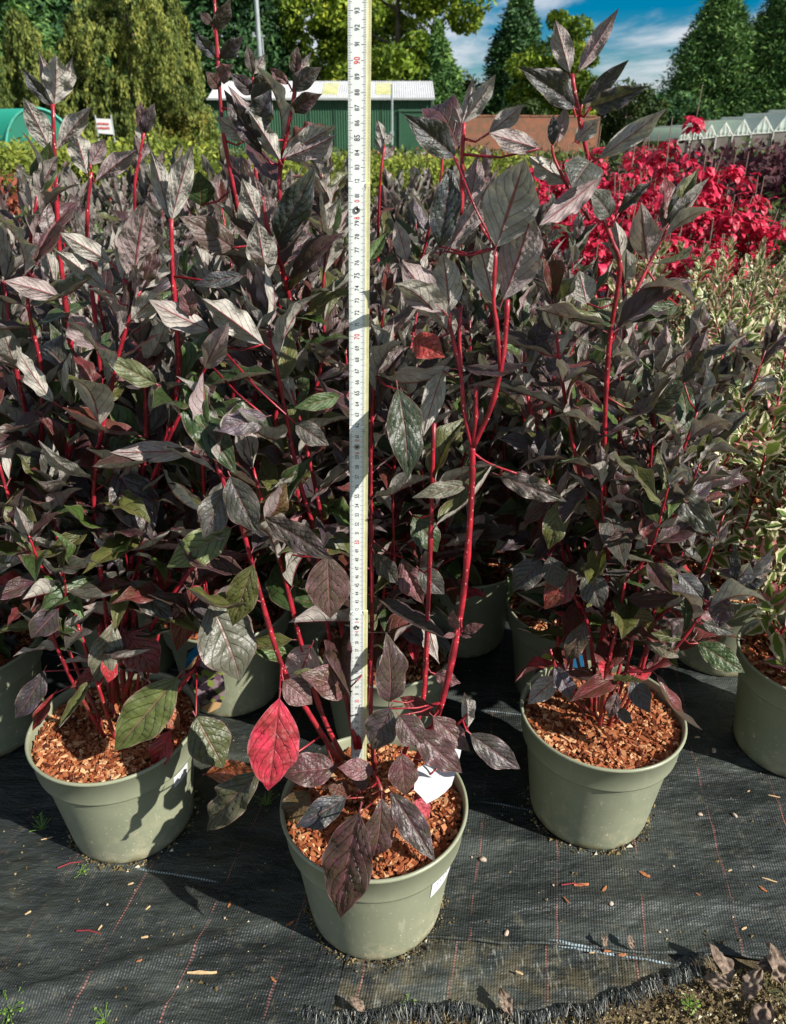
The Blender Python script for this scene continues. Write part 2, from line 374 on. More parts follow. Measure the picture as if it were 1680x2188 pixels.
# ------------------------------------------------------------------ pots and mulch
def pot_mesh():
    m = MB()
    m.lathe([(0, .002), (.070, .002), (.0725, .0), (.0745, .003), (.0755, .008), (.0885, .104), (.0893, .1065), (.0942, .1085), (.0948, .111), (.0975, .1385),
             (.0992, .1395), (.0998, .1412), (.0992, .143), (.0972, .1432), (.0958, .142), (.0950, .138), (.0925, .112), (.085, .09)], 72)
    return mesh('pot', [(x, y, z*1.112) for x, y, z in m.v], m.f, M_POT, True)
ME_POT = pot_mesh()
def mulch_mesh(seed, n, z0=.143, R=.0925):
    r = np.random.RandomState(seed)
    N = n; rr = R*np.sqrt(r.rand(N)); th = r.rand(N)*2*np.pi
    big = r.rand(N)**2.2
    L = .0035+.009*big; Wd = .0010+.0020*r.rand(N); H = .0005+.0007*r.rand(N)
    rr = np.minimum(rr, R-.6*L*.5)
    yaw = r.rand(N)*2*np.pi; tilt = r.normal(0, .38, N)
    lump = .003*np.sin(rr*60+1)*np.cos(th*3)+.0018*np.sin(th*5+2)
    P = np.stack([rr*np.cos(th), rr*np.sin(th), z0+lump+.0055*r.rand(N)], 1)
    A = np.stack([np.cos(yaw)*np.cos(tilt), np.sin(yaw)*np.cos(tilt), np.sin(tilt)], 1)
    Bv = unit(np.cross(A, np.stack([r.normal(0, .35, N), r.normal(0, .35, N), np.ones(N)], 1))); C = np.cross(A, Bv)
    V = np.empty((N, 8, 3)); i = 0
    for x in (-1, 1):
        tp = (.45+.55*r.rand(N)) if x > 0 else np.ones(N)
        for y in (-1, 1):
            for z in (-1, 1):
                V[:, i] = P + A*(x*L)[:, None]/2*(1+.25*y*r.rand(N))[:, None] + Bv*(y*Wd*tp)[:, None] + C*(z*H)[:, None]; i += 1
    fc = np.array([(0, 1, 3, 2), (4, 6, 7, 5), (0, 4, 5, 1), (2, 3, 7, 6), (0, 2, 6, 4), (1, 5, 7, 3)])
    F_ = (np.arange(N)[:, None, None]*8+fc[None]).reshape(-1, 4)
    tint = np.repeat(np.clip(r.normal(.52, .29, N), 0, 1), 6)
    v = V.reshape(-1, 3).tolist(); f = F_.tolist(); nv = len(v)
    K = 40; rings = [0, .03, .06, .08, .0935]
    v.append((0, 0, z0))
    for q in rings[1:]:
        for k in range(K):
            a = 2*math.pi*k/K; v.append((q*math.cos(a), q*math.sin(a), z0-.001+.003*math.sin(q*60+1)*math.cos(a*3)))
    base = []
    for k in range(K): base.append((nv, nv+1+k, nv+1+(k+1) % K))
    for q in range(len(rings)-2):
        for k in range(K): base.append((nv+1+q*K+k, nv+1+(q+1)*K+k, nv+1+(q+1)*K+(k+1) % K, nv+1+q*K+(k+1) % K))
    me = mesh('bark_mulch', v, f+base, [M_CHIP, M_PEAT], False, [0]*len(f)+[1]*len(base))
    a_ = me.attributes.new('tint', 'FLOAT', 'FACE'); a_.data.foreach_set('value', np.concatenate([tint, np.zeros(len(base))]).astype(np.float32))
    return me
MU = [mulch_mesh(1, 4200), mulch_mesh(2, 4200), mulch_mesh(3, 1500)]
def potted(name, label, X, Y, rz, mul, group, s=1.):
    o = thing(name, label, 'potted shrub', (X, Y, .004), 0, group)
    p = link('pot', ME_POT, o); p.rotation_euler = (0, 0, rz); p.scale = (s, s, 1)
    m = link('bark_mulch', MU[mul], o); m.rotation_euler = (0, 0, rz); m['kind'] = 'stuff'; m.scale = (s, s, 1)
    return o

# ------------------------------------------------------------------ the setting: ground
def fabric_material(name, seam=0., dirt=.5, brown=0.):
    m, g, b, o = material(name); p = g.pos(); x, y, z = g.sep(p)
    rot = g.mapping(p, (1, 1, 1), (0, 0, math.radians(11))); u, v, _ = g.sep(rot)
    rx = g.math('SINE', g.math('MULTIPLY', u, 2*math.pi/.0030)); ry = g.math('SINE', g.math('MULTIPLY', v, 2*math.pi/.0032))
    weave = g.math('MULTIPLY', rx, g.math('ADD', .6, g.math('MULTIPLY', ry, .4)))
    n = g.noise(p, 9, 5, .65); n2 = g.noise(p, 60, 4, .7); n3 = g.noise(p, 420, 2, .6)
    c = g.mix(g.ramp(n, .3, .7), (.010, .013, .013), (.030, .036, .034))
    c = g.mix(g.math('MULTIPLY', g.ramp(weave, .2, .95), .28), c, (.065, .08, .074))
    painted_sheen = g.ramp(g.noise(g.mapping(p, (.5, 1.6, 1), (0, 0, .12)), 9, 5, .65), .45, .7)
    c = g.mix(g.math('MULTIPLY', painted_sheen, .75), c, (.072, .084, .076))  # grey sheen on the fabric, painted into the base colour as noise streaks
    c = g.mix(g.math('MULTIPLY', g.ramp(g.noise(g.mapping(p, (1, .45, 1), (0, 0, .3)), 7, 6, .7), .5, .72), .55*dirt+.2), c, (.052, .050, .024))
    c = g.mix(g.math('MULTIPLY', g.ramp(n2, .56, .74), .75*dirt), c, (.15, .14, .09))
    c = g.mix(g.math('MULTIPLY', g.ramp(n3, .70, .76), .45), c, (.42, .38, .27))
    if brown:
        c = g.mix(g.math('MULTIPLY', g.ramp(g.noise(p, 26, 6, .75), .42, .62), brown), c, (.13, .10, .045))
        c = g.mix(g.math('MULTIPLY', g.ramp(g.noise(g.mapping(p, (1, .2, 1), (0, 0, .19)), 240, 3, .6), .55, .7), .6), c, (.24, .24, .2))
    # coloured yarns woven in: red along, pale across
    wob = g.math('MULTIPLY', g.math('SUBTRACT', g.noise(p, 6, 3, .6), .5), .020)
    uu = g.math('ADD', u, wob)
    du = g.math('ABSOLUTE', g.math('SUBTRACT', g.math('FRACT', g.math('ADD', g.math('DIVIDE', uu, .0965), .5+seam)), .5))
    dash = g.ramp(g.math('SINE', g.math('MULTIPLY', v, 2*math.pi/.0032)), -.5, .3)
    fade = g.ramp(g.noise(p, 14, 4, .7), .40, .58)
    red = g.math('MULTIPLY', g.math('MULTIPLY', g.ramp(du, .0135, .008), dash), fade)
    c = g.mix(g.math('MULTIPLY', red, .6), c, (.40, .14, .12))
    vv = g.math('ADD', v, g.math('MULTIPLY', g.math('SUBTRACT', g.noise(p, 3, 2, .5), .5), .012))
    dv = g.math('ABSOLUTE', g.math('SUBTRACT', g.math('FRACT', g.math('ADD', g.math('DIVIDE', vv, .18), .45)), .5))
    dash2 = g.ramp(g.math('SINE', g.math('MULTIPLY', u, 2*math.pi/.0034)), -.6, .2)
    wht = g.math('MULTIPLY', g.math('MULTIPLY', g.ramp(dv, .0085, .005), dash2), g.ramp(g.noise(p, 6, 3, .6), .50, .62))
    c = g.mix(g.math('MULTIPLY', wht, .8), c, (.40, .52, .58))
    g.put(b.inputs['Base Color'], c)
    g.put(b.inputs['Roughness'], g.math('ADD', .38, g.math('MULTIPLY', n2, .3))); b.inputs['Specular IOR Level'].default_value = .35
    h = g.math('ADD', g.math('MULTIPLY', weave, .5), g.math('MULTIPLY', n2, .5))
    bn = g.bump(h, .6, .0008)
    g.l.new(g.bump(g.noise(g.mapping(p, (.35, 1, 1), (0, 0, .15)), 16, 5, .65), 1., .016, bn), b.inputs['Normal']); return m
M_FAB = fabric_material('woven_ground_cover', .2, .5); M_FAB2 = fabric_material('woven_ground_cover_old', .32, .9, .38)
def soil_material():
    m, g, b, o = material('soil'); p = g.pos()
    n = g.noise(p, 35, 6, .75); n2 = g.noise(p, 320, 3, .7)
    c = g.mix(g.ramp(n, .3, .7), (.045, .030, .014), (.15, .11, .055))
    c = g.mix(g.ramp(n2, .62, .72), c, (.36, .29, .17)); c = g.mix(g.math('MULTIPLY', g.ramp(g.noise(p, 14, 4, .6), .55, .7), .7), c, (.06, .085, .02))
    g.put(b.inputs['Base Color'], c); b.inputs['Roughness'].default_value = .95
    g.l.new(g.bump(g.math('ADD', n, g.math('MULTIPLY', n2, .4)), 1, .004), b.inputs['Normal']); return m
M_SOIL = soil_material()
def field_material():
    m, g, b, o = material('field'); p = g.pos()
    n = g.noise(p, .5, 6, .7); c = g.mix(g.ramp(n, .35, .65), (.05, .075, .02), (.16, .14, .09)); g.put(b.inputs['Base Color'], c)
    b.inputs['Roughness'].default_value = .95; return m
M_FIELD = field_material()
m = MB(); m.add([(-700, -300, -.04), (700, -300, -.04), (700, 900, -.04), (-700, 900, -.04)], [(0, 1, 2, 3)])
o = m.build('ground', M_FIELD); tag(o, 'rough grassy nursery ground running back to the trees', None, None, 'structure')

def hsh(x, y, s=0.):
    return (math.sin(x*12.9+s)*math.cos(y*9.7+s*2)+.6*math.sin(x*31+y*17+s)+.4*math.sin(y*43-x*23+s*3))/2
def edge(x):
    t = min(1, max(0, (x+.088)/.05)); t = t*t*(3-2*t)
    return (1-t)*.36 + t*(.531-.065*max(0, x-.045)+.0015*math.sin(x*40))
xs = list(np.arange(-.8, 1.0, .008)); xs = [-9, -5, -3, -2, -1.3, -1] + xs + [1.05, 1.2, 1.6, 2.2, 3, 5, 9]
ts = list(np.arange(0, .55, .008)) + list(np.arange(.56, 1.2, .04)) + [1.4, 1.8, 2.5, 3.5, 5, 8, 12]
def ridge(x, y, x0, y0, sl, w, h, xa, xb):
    d = y-(y0+sl*(x-x0)); f = math.exp(-(d/w)**2)
    e = min(1, max(0, (x-xa)/.08))*min(1, max(0, (xb-x)/.08)); return h*f*e
def fab_z(x, y):
    z = .0035 + .0016*hsh(x*1.1, y*1.3) + .0008*hsh(x*4, y*5, 2)
    z += ridge(x, y, .24, .575, -.02, .0045, .007, .16, .9)
    z += ridge(x, y, .15, .545, -.1, .006, .003, .02, .5)
    z += ridge(x, y, -.25, .51, .35, .008, .007, -.5, -.1) + ridge(x, y, -.2, .47, .5, .006, .006, -.4, -.1) + ridge(x, y, -.4, .48, -.2, .012, .006, -.7, -.15)
    z += .0022*hsh(x*2.2+1, y*3.1, 6)+.0007*hsh(x*11, y*14, 3)
    return z
vs = [(x, edge(x)+t, fab_z(x, edge(x)+t)+(.003*math.exp(-t/.004) if x > -.05 else 0)) for t in ts for x in xs]
nx = len(xs)
fs = [(j*nx+i, j*nx+i+1, (j+1)*nx+i+1, (j+1)*nx+i) for j in range(len(ts)-1) for i in range(nx-1)]
fab = link('ground_cover_fabric', mesh('ground_cover_fabric', vs, fs, M_FAB, True)); tag(fab, 'black woven ground cover fabric with red and pale tracer yarns', None, None, 'structure')
m = MB(); hx = list(np.arange(-.05, 1.0, .006)); m.tube([(x, edge(x)-.0005, fab_z(x, edge(x))+.0012+.0008*math.sin(x*90)) for x in hx], .0021, 6)
m.build('hem', M_FAB, fab, True)
# older strip beneath, with a frayed front edge
def fedge(x):
    y = .456 + .004*math.sin(x*37)+.002*math.sin(x*120)
    if x > .2: y += (x-.2)*.42
    return y
xs2 = list(np.arange(-.12, .36, .006)); ts2 = list(np.linspace(0, 1, 16))
def f2z(x, y): return .0005+.002*hsh(x*2, y*3, 4)+.0012*hsh(x*9, y*6, 1)+ridge(x, y, .27, .475, .75, .005, .006, .16, .36)
vs = []
for t in ts2:
    for x in xs2:
        y0 = fedge(x); y1 = edge(max(x, -.03))+.03; y = y0+(y1-y0)*t; vs.append((x, y, f2z(x, y)))
nx = len(xs2)
fs = [(j*nx+i, j*nx+i+1, (j+1)*nx+i+1, (j+1)*nx+i) for j in range(len(ts2)-1) for i in range(nx-1)]
fab2 = link('frayed_fabric_strip', mesh('frayed_fabric_strip', vs, fs, M_FAB2, True)); tag(fab2, 'older frayed fabric strip under the front edge', None, None, 'structure')
r = random.Random(3); m = MB()
for i in range(900):
    x = r.uniform(-.09, .34); y = fedge(x)+.004; L = r.uniform(.006, .022); a = r.uniform(-.5, .5)
    z = f2z(x, y)+.001; k = r.uniform(-.002, .006)
    m.tube([(x, y, z), (x+a*L*.4, y-L*.5, z+k), (x+a*L, y-L, z+k*.3-.002)], .00045, 3, False, 0 if r.random() < .8 else 1)
m.build('frayed_threads', [simple('black_yarn', (.05, .06, .06), .5), simple('pale_yarn', (.3, .3, .26), .6)], fab2, False, 'stuff')
# soil
xs3 = list(np.arange(-.9, 1.2, .012)); ys3 = list(np.arange(.30, .60, .010))
vs = [(x, y, -.006+.004*hsh(x*6, y*7, 3)+.003*hsh(x*19, y*23, 5)) for y in ys3 for x in xs3]; nx = len(xs3)
fs = [(j*nx+i, j*nx+i+1, (j+1)*nx+i+1, (j+1)*nx+i) for j in range(len(ys3)-1) for i in range(nx-1)]
so_ = link('soil', mesh('soil', vs, fs, M_SOIL, True)); tag(so_, 'crumbly soil beyond the fabric edge', None, None, 'structure')
def grains(name, spots, seed, smin, smax, mat, parent=None):
    rr = np.random.RandomState(seed); N = len(spots); P = np.array(spots, float)
    base = np.array([(1, 0, 0), (-.7, .7, 0), (-.6, -.8, 0), (0, 0, .9), (.2, .1, -.6)]); fcs = [(0, 1, 3), (1, 2, 3), (2, 0, 3), (1, 0, 4), (2, 1, 4), (0, 2, 4)]
    s = rr.uniform(smin, smax, N)*(1+2*rr.rand(N)**6); an = rr.rand(N)*6.28
    V = np.repeat(base[None], N, 0)*s[:, None, None]*rr.uniform(.6, 1.3, (N, 5, 1))
    x = V[..., 0]*np.cos(an)[:, None]-V[..., 1]*np.sin(an)[:, None]; y = V[..., 0]*np.sin(an)[:, None]+V[..., 1]*np.cos(an)[:, None]
    V[..., 0] = x; V[..., 1] = y; V += P[:, None]
    f = (np.arange(N)[:, None, None]*5+np.array(fcs)[None]).reshape(-1, 3).tolist()
    me = mesh(name, V.reshape(-1, 3).tolist(), f, mat); a_ = me.attributes.new('tint', 'FLOAT', 'FACE')
    a_.data.foreach_set('value', np.repeat(np.clip(rr.normal(.45, .27, N), 0, 1), 6).astype(np.float32))
    o = link(name, me, parent); o['kind'] = 'stuff'; return o
sp_ = []
while len(sp_) < 9000:
    x, y = r.uniform(-.5, .62), r.uniform(.385, .50)
    if y < (fedge(x) if -.1 < x < .35 else (.535 if x > .3 else .37))+.004: sp_.append((x, y, -.003+.004*hsh(x*6, y*7, 3)))
o = grains('soil_grit', sp_, 5, .0006, .0018, M_GRAIN); tag(o, 'fine grit and crumbs scattered over the bare soil')
sp_ = [(x, y, fab_z(x, y)+.0006) for x, y in ((r.uniform(-.75, .8), .38+r.random()**1.6*1.3) for _ in range(5200)) if y > edge(x)+.01]
o = grains('fabric_crumbs', sp_, 6, .0004, .0011, M_GRAIN); tag(o, 'pale crumbs and dust specks scattered on the black fabric')
def ring_crumbs(X, Y, n, s):
    out = []
    for _ in range(n):
        a = r.random()*6.28; d = .074+abs(r.gauss(0, .005)); x, y = X+d*math.cos(a), Y+d*math.sin(a); out.append((x, y, fab_z(x, y)+.0008))
    o = grains('pot_base_crumbs', out, s, .0006, .0018, M_GRAIN); return o
tag(ring_crumbs(-.02, .578, 420, 8), 'soil crumbs gathered round the foot of the central pot')
tag(ring_crumbs(.257, .717, 420, 9), 'soil crumbs gathered round the foot of the right pot')
tag(ring_crumbs(-.336, .697, 420, 10), 'soil crumbs gathered round the foot of the left pot')

# ------------------------------------------------------------------ far structures
def tri_wave_wall(m, x0, x1, z0, z1, y, per=.14, dep=.03, z1b=None):
    n = int((x1-x0)/per*4); pts = []
    for i in range(n+1):
        k = i % 4; pts.append((x0+(x1-x0)*i/n, y+(0, 0, -dep, -dep)[k]))
    vs = [(x, yy, z) for x, yy in pts for z in (z0, z1)]
    m.add(vs, [(2*i, 2*i+2, 2*i+3, 2*i+1) for i in range(n)])
shed = thing('shed', 'long green metal shed with pale corrugated roof', 'shed', (0, 46, 0))
xl, xr = at(452, 210, 46).x, at(921, 210, 46).x; ze = at(0, 211, 46).z; zr = at(0, 174, 49).z
GREENM = simple('green_sheet_metal', (.022, .085, .042), .5, .12, .8); ROOFM = simple('pale_roof_sheet', (.52, .53, .54), .55, .12, .6)
m = MB(); tri_wave_wall(m, xl, xr, 0, ze, 0); m.build('wall', GREENM, shed)
m = MB(); m.box((xr+.02, 3, ze/2), (.04, 6, ze)); m.add([(xr, 0, ze), (xr, 6, ze), (xr, 3, zr)], [(0, 1, 2)]); m.build('end_wall', GREENM, shed)
m = MB(); m.box((xl-.02, 3, ze/2), (.04, 6, ze)); m.box(((xl+xr)/2, 6.02, ze/2), (xr-xl, .04, ze)); m.build('back_wall', GREENM, shed)
m = MB(); n = int((xr-xl+.4)/.12)*2
for sgn, ya, yb in ((0, -.25, 3), (1, 3, 6.25)):
    vs = []
    for i in range(n+1):
        x = xl-.2+(xr-xl+.4)*i/n; dz = .035*(i % 2)
        za, zb = (ze-.02, zr) if sgn == 0 else (zr, ze-.02)
        vs += [(x, ya, za+dz), (x, yb, zb+dz)]
    m.add(vs, [(2*i, 2*i+2, 2*i+3, 2*i+1) for i in range(n)])
m.build('roof', ROOFM, shed)
SKYL = simple('aged_skylight', (.50, .50, .22), .6, .2, 3)
for px in (828-8, 1015*.84*.0+706, 560):
    x = at(px, 190, 47).x; m = MB(); sl_ = math.atan2(zr-ze, 3.25); m.box((x, 1.55, (ze+zr)/2+.06), (.85, 2.3, .03), Matrix.Rotation(sl_, 3, 'X')); m.build('skylight', SKYL, shed)
m = MB(); m.box(((xl+xr)/2, -.3, ze-.02), (xr-xl+.4, .12, .1)); m.build('gutter', simple('gutter_grey', (.35, .37, .36), .5), shed)
x = at(902, 290, 46).x; m = MB(); m.box((x-.1, -.06, 1.1), (2.2, .06, 2.2)); m.build('door', GREENM, shed)
m = MB(); m.box(((xl+xr)/2, -.08, .12), (xr-xl, .1, .24)); m.build('plinth', simple('shed_concrete', (.3, .29, .26), .9, .3, 2), shed)
m = MB()
for k in range(1, 9): m.box((xl+(xr-xl)*k/9, -.045, ze/2), (.05, .03, ze-.1))
m.build('panel_joints', simple('joint_dark', (.02, .05, .03), .6), shed)
m = MB(); m.box((x-.1, -.12, 2.24), (2.4, .08, .1)); m.box((x-1.22, -.1, 1.12), (.08, .06, 2.24)); m.build('door_frame', simple('door_trim', (.04, .1, .06), .5), shed)
m = MB(); m.box((xr+.06, -.05, ze/2), (.1, .1, ze)); m.build('corner_trim', simple('trim_dark', (.05, .07, .06), .5), shed)
POLEM = simple('galvanised_post', (.38, .42, .43), .45, .1, 3, .4)
o = thing('metal_post', 'thin galvanised post standing in front of the green shed', 'post', at(838, 300, 44)*1); o.location.z = 0
m = MB(); m.tube([(0, 0, 0), (0, 0, at(838, 180, 44).z)], .055, 8); m.build('pole', POLEM, o); m = MB(); m.box((0, -.02, at(838, 286, 44).z), (.2, .16, .2)); m.build('clamp', POLEM, o)
o = thing('lamp_mast', 'tall pale mast rising above the shed roof', 'mast', at(568, 300, 40)*1); o.location.z = 0
zt = 9.5; m = MB(); m.tube([(0, 0, 0), (0, 0, 4.5), (0, 0, zt)], [.13, .11, .07], 10); m.build('pole', POLEM, o)
zb = at(568, 77, 40).z; m = MB(); m.box((0, 0, zb), (.55, .1, .07)); m.box((-.22, 0, zb+.05), (.1, .12, .18)); m.build('bracket', POLEM, o)
m = MB(); m.box((0, 0, zt+.05), (.7, .3, .16)); m.build('lamp_head', POLEM, o)
m = MB(); m.tube([(.16, 0, 0), (.16, 0, zb)], .03, 6); m.build('cable_duct', POLEM, o)

def brick_material():
    m, g, b, o = material('old_red_brick'); p = g.coord()
    t = g.node('ShaderNodeTexBrick'); g.l.new(g.mapping(p, (1, 1, 1), (math.pi/2, 0, 0)), t.inputs['Vector'])
    t.inputs['Color1'].default_value = (.34, .11, .055, 1); t.inputs['Color2'].default_value = (.25, .085, .05, 1); t.inputs['Mortar'].default_value = (.27, .16, .10, 1)
    t.inputs['Scale'].default_value = 1; t.inputs['Brick Width'].default_value = .23; t.inputs['Row Height'].default_value = .075; t.inputs['Mortar Size'].default_value = .008
    c = g.mix(g.ramp(g.noise(p, 2.2, 8, .8), .42, .6), t.outputs[0], (.17, .10, .06)); c = g.mix(g.ramp(g.noise(p, 9, 4, .7), .6, .72), c, (.42, .22, .14))
    g.put(b.inputs['Base Color'], c); b.inputs['Roughness'].default_value = .9; return m
o = thing('brick_wall', 'low red brick wall running behind the shrubs right of the shed', 'wall', (at(948, 300, 40).x, 40, 0))
Lw = at(1278, 300, 40).x-at(948, 300, 40).x; hw = at(1000, 249, 40).z; m = MB(); m.box((Lw/2, .15, hw/2), (Lw, .3, hw)); m.build('wall_body', brick_material(), o)
m = MB()
for i in range(int(Lw/.45)): m.box((.225+i*.45, .15, hw+.03+.01*hsh(i, 2)), (.43, .36, .06))
m.build('coping', simple('brick_coping', (.26, .12, .07), .9, .3, 3), o)
o = thing('timber_post', 'brown timber post beyond the right end of the brick wall', 'post', (at(1248, 300, 42).x, 42, 0)); m = MB(); m.box((0, 0, 1.35), (.2, .2, 2.7)); m.build('post_body', M_TWIG, o)

# glasshouses
gh = thing('glasshouse', 'row of small ridged glasshouses with white roofs at the far right', 'glasshouse')
GLASS, gg, gb, go = material('old_glazing'); gb.inputs['Base Color'].default_value = (.42, .52, .48, 1); gb.inputs['Roughness'].default_value = .12; gb.inputs['Alpha'].default_value = .72; gb.inputs['Specular IOR Level'].default_value = .8
WHITEW, gg, gb, go = material('whitewashed_glass'); gb.inputs['Base Color'].default_value = (.8, .85, .78, 1); gt = gg.node('ShaderNodeBsdfTranslucent'); gt.inputs[0].default_value = (.8, .88, .8, 1); gm = gg.node('ShaderNodeMixShader'); gm.inputs[0].default_value = .55; gg.l.new(gb.outputs[0], gm.inputs[1]); gg.l.new(gt.outputs[0], gm.inputs[2]); gg.l.new(gm.outputs[0], go.inputs[0]); FRAMEM = simple('white_frame', (.66, .66, .6), .5, .1, 3); LOWW = simple('dusty_low_wall', (.13, .115, .10), .7, .25, 1.2)
bays = [(1466, 271, 1448, 1473, 300, 92), (1492, 269, 1473, 1501, 299, 86), (1520, 267, 1501, 1530, 296, 80), (1551, 262, 1530, 1565, 292, 74), (1590, 256, 1565, 1605, 290, 68), (1635, 249, 1605, 1653, 286, 62), (1685, 241, 1653, 1705, 281, 57), (1742, 233, 1705, 1766, 275, 52)]
for i, (pp, py, vl, vr, vy, D) in enumerate(bays):
    D = 60-.05*i; P = at(pp, py, D); L_ = at(vl, vy, D); R_ = at(vr, vy-3, D); bk = Vector((-1.9, 3.0, 0))
    m = MB(); m.add([L_, P, P+bk, L_+bk], [(0, 1, 2, 3)]); m.add([L_+Vector((0, 0, -.04)), P+Vector((0, 0, -.04)), P+bk+Vector((0, 0, -.04)), L_+bk+Vector((0, 0, -.04))], [(3, 2, 1, 0)])
    m.build('roof_panel', WHITEW if i < 5 else GLASS, gh)
    m = MB(); m.add([P, R_, R_+bk, P+bk], [(0, 1, 2, 3)]); m.build('roof_panel', WHITEW, gh)
    m = MB(); m.add([L_, R_, P], [(0, 1, 2)]); m.build('gable_pane', GLASS, gh)
    m = MB(); w = .03
    for a, b_ in ((L_, P), (P, R_), (L_, R_), (P, P+bk), (L_, Vector((L_.x, L_.y, 0))), (L_.lerp(P, .5), L_.lerp(R_, .25)), (P, L_.lerp(R_, .5)), (R_.lerp(P, .5), L_.lerp(R_, .75))): m.tube([a+Vector((0, -.05, 0)), b_+Vector((0, -.05, 0))], w, 4)
    m.build('glazing_frame', FRAMEM, gh)
    m = MB(); zl = at(0, vy+3, D).z; m.add([(L_.x, D, 0), (R_.x, D, 0), (R_.x, D, R_.z-.05), (L_.x, D, L_.z-.05)], [(0, 1, 2, 3)]); m.build('low_wall', LOWW, gh)
# polytunnel
o = thing('net_tunnel', 'green netting tunnel at the far left edge', 'polytunnel', (at(88, 300, 25).x, 25, 0), math.radians(12))
NETM, gg, gb, go = material('green_netting'); gb.inputs['Base Color'].default_value = (.012, .30, .20, 1); gb.inputs['Roughness'].default_value = .6
hh = at(88, 231, 25).z; m = MB(); K = 24
for q in range(2):
    pass
prof = [(1.05*math.cos(math.pi*k/K), hh*math.sin(math.pi*k/K)**.8) for k in range(K+1)]
vs = [(x-3.2*y_, y_*2.2, z) for y_ in (0, 1, 2, 3) for x, z in prof]
m.add(vs, [(j*(K+1)+i, j*(K+1)+i+1, (j+1)*(K+1)+i+1, (j+1)*(K+1)+i) for j in range(3) for i in range(K)]); m.build('netting', NETM, o, True)
NET2, gg, gb, go = material('sheer_netting'); gb.inputs['Base Color'].default_value = (.05, .32, .22, 1); gb.inputs['Alpha'].default_value = .6
m = MB(); m.add([(x, -.01, z) for x, z in prof], [tuple(range(K+1))]); m.build('end_net', NET2, o)
m = MB()
m.tube([(x, -.04, z) for x, z in prof], .035, 6); m.build('hoop', simple('green_hoop', (.09, .42, .32), .5), o, True)
# sign
o = thing('plant_sign', 'small white sign with faint red lettering on two stakes', 'sign', at(228, 300, 14)); o.location.z = 0
zt, zb2 = at(0, 253, 14).z, at(0, 286, 14).z; hw2 = .13
m = MB(); m.add([(-hw2, 0, zt), (hw2*.95, 0, zt-.01), (hw2, 0, zb2-.01), (-hw2*.9, 0, zb2+.01)], [(3, 2, 1, 0)]); m.box((0, .012, (zt+zb2)/2), (.24, .01, zt-zb2-.02)); m.build('sign_board', simple('white_board', (.75, .75, .74), .5, .04), o)
m = MB(); rr_ = random.Random(5)
for row in (0.35, .62):
    x = -.1
    while x < .08:
        w = rr_.uniform(.012, .024); m.box((x, -.006, zt-(zt-zb2)*row+rr_.uniform(-.004, .004)), (w, .002, .032)); x += w+.008
m.build('red_lettering', simple('red_print', (.6, .08, .06), .6), o)
for s in (-1, 1):
    m = MB(); m.tube([(s*hw2*1.05, .01, 0), (s*hw2*(1.0), .01, zt+.05)], .012, 6); m.build('stake', POLEM, o)

# ------------------------------------------------------------------ trees
def foliage(name, stops, trans=.15, noise=0): return attr_material(name, stops, .7, .35, trans, noise)
F_OLIVE = foliage('olive_conifer_foliage', [(0, (.04, .07, .015)), (.5, (.19, .23, .045)), (1, (.50, .47, .11))], .15, .5)
F_DARK = foliage('dark_conifer_foliage', [(0, (.014, .045, .02)), (.5, (.055, .145, .045)), (1, (.17, .29, .07))], .08, .5)
F_LEYL = foliage('mid_conifer_foliage', [(0, (.02, .065, .02)), (.5, (.09, .20, .045)), (1, (.26, .38, .08))], .1, .5)
F_OAK = foliage('oak_foliage', [(0, (.05, .09, .01)), (.5, (.20, .30, .02)), (1, (.55, .55, .06))], .2, .4)
F_GOLD = foliage('yellowing_foliage', [(0, (.08, .08, .012)), (.5, (.22, .2, .03)), (1, (.42, .33, .06))], .2, .4)
F_LIME = foliage('lime_foliage', [(0, (.05, .08, .01)), (.5, (.17, .22, .025)), (1, (.38, .40, .06))], .25)
F_BURG = foliage('burgundy_foliage', [(0, (.02, .01, .012)), (.6, (.075, .02, .03)), (1, (.17, .06, .06))], .15)
F_GRNB = foliage('green_shrub_foliage', [(0, (.02, .04, .01)), (.6, (.06, .10, .02)), (1, (.16, .2, .05))], .2)
F_RUST = foliage('rusty_foliage', [(0, (.12, .03, .015)), (.6, (.30, .07, .04)), (1, (.42, .2, .08))], .2)
BARK = simple('tree_bark', (.12, .095, .07), .9, .35, 2, bump=.5)
def limb_trunk(o, h, r0, seed, spread, n=6, lean=0):
    rr = random.Random(seed); m = MB(); top = Vector((lean, 0, h))
    pts = [Vector((0, 0, -.1)), Vector((lean*.3+rr.uniform(-.1, .1)*r0*4, 0, h*.35)), Vector((lean*.7, 0, h*.7)), top]; m.tube(pts, [r0, r0*.75, r0*.45, r0*.12], 8)
    for k in range(n):
        f = .3+.6*k/n; z = h*f; a = rr.random()*6.28; L = spread*(1-.5*f)*rr.uniform(.6, 1)
        p = Vector((lean*f, 0, z)); q = p+Vector((math.cos(a)*L, math.sin(a)*L, L*.5)); m.tube([p, p.lerp(q, .5)+Vector((0, 0, -.05*L)), q], [r0*.3, r0*.18, r0*.05], 6)
    return m.build('trunk', BARK, o, True)
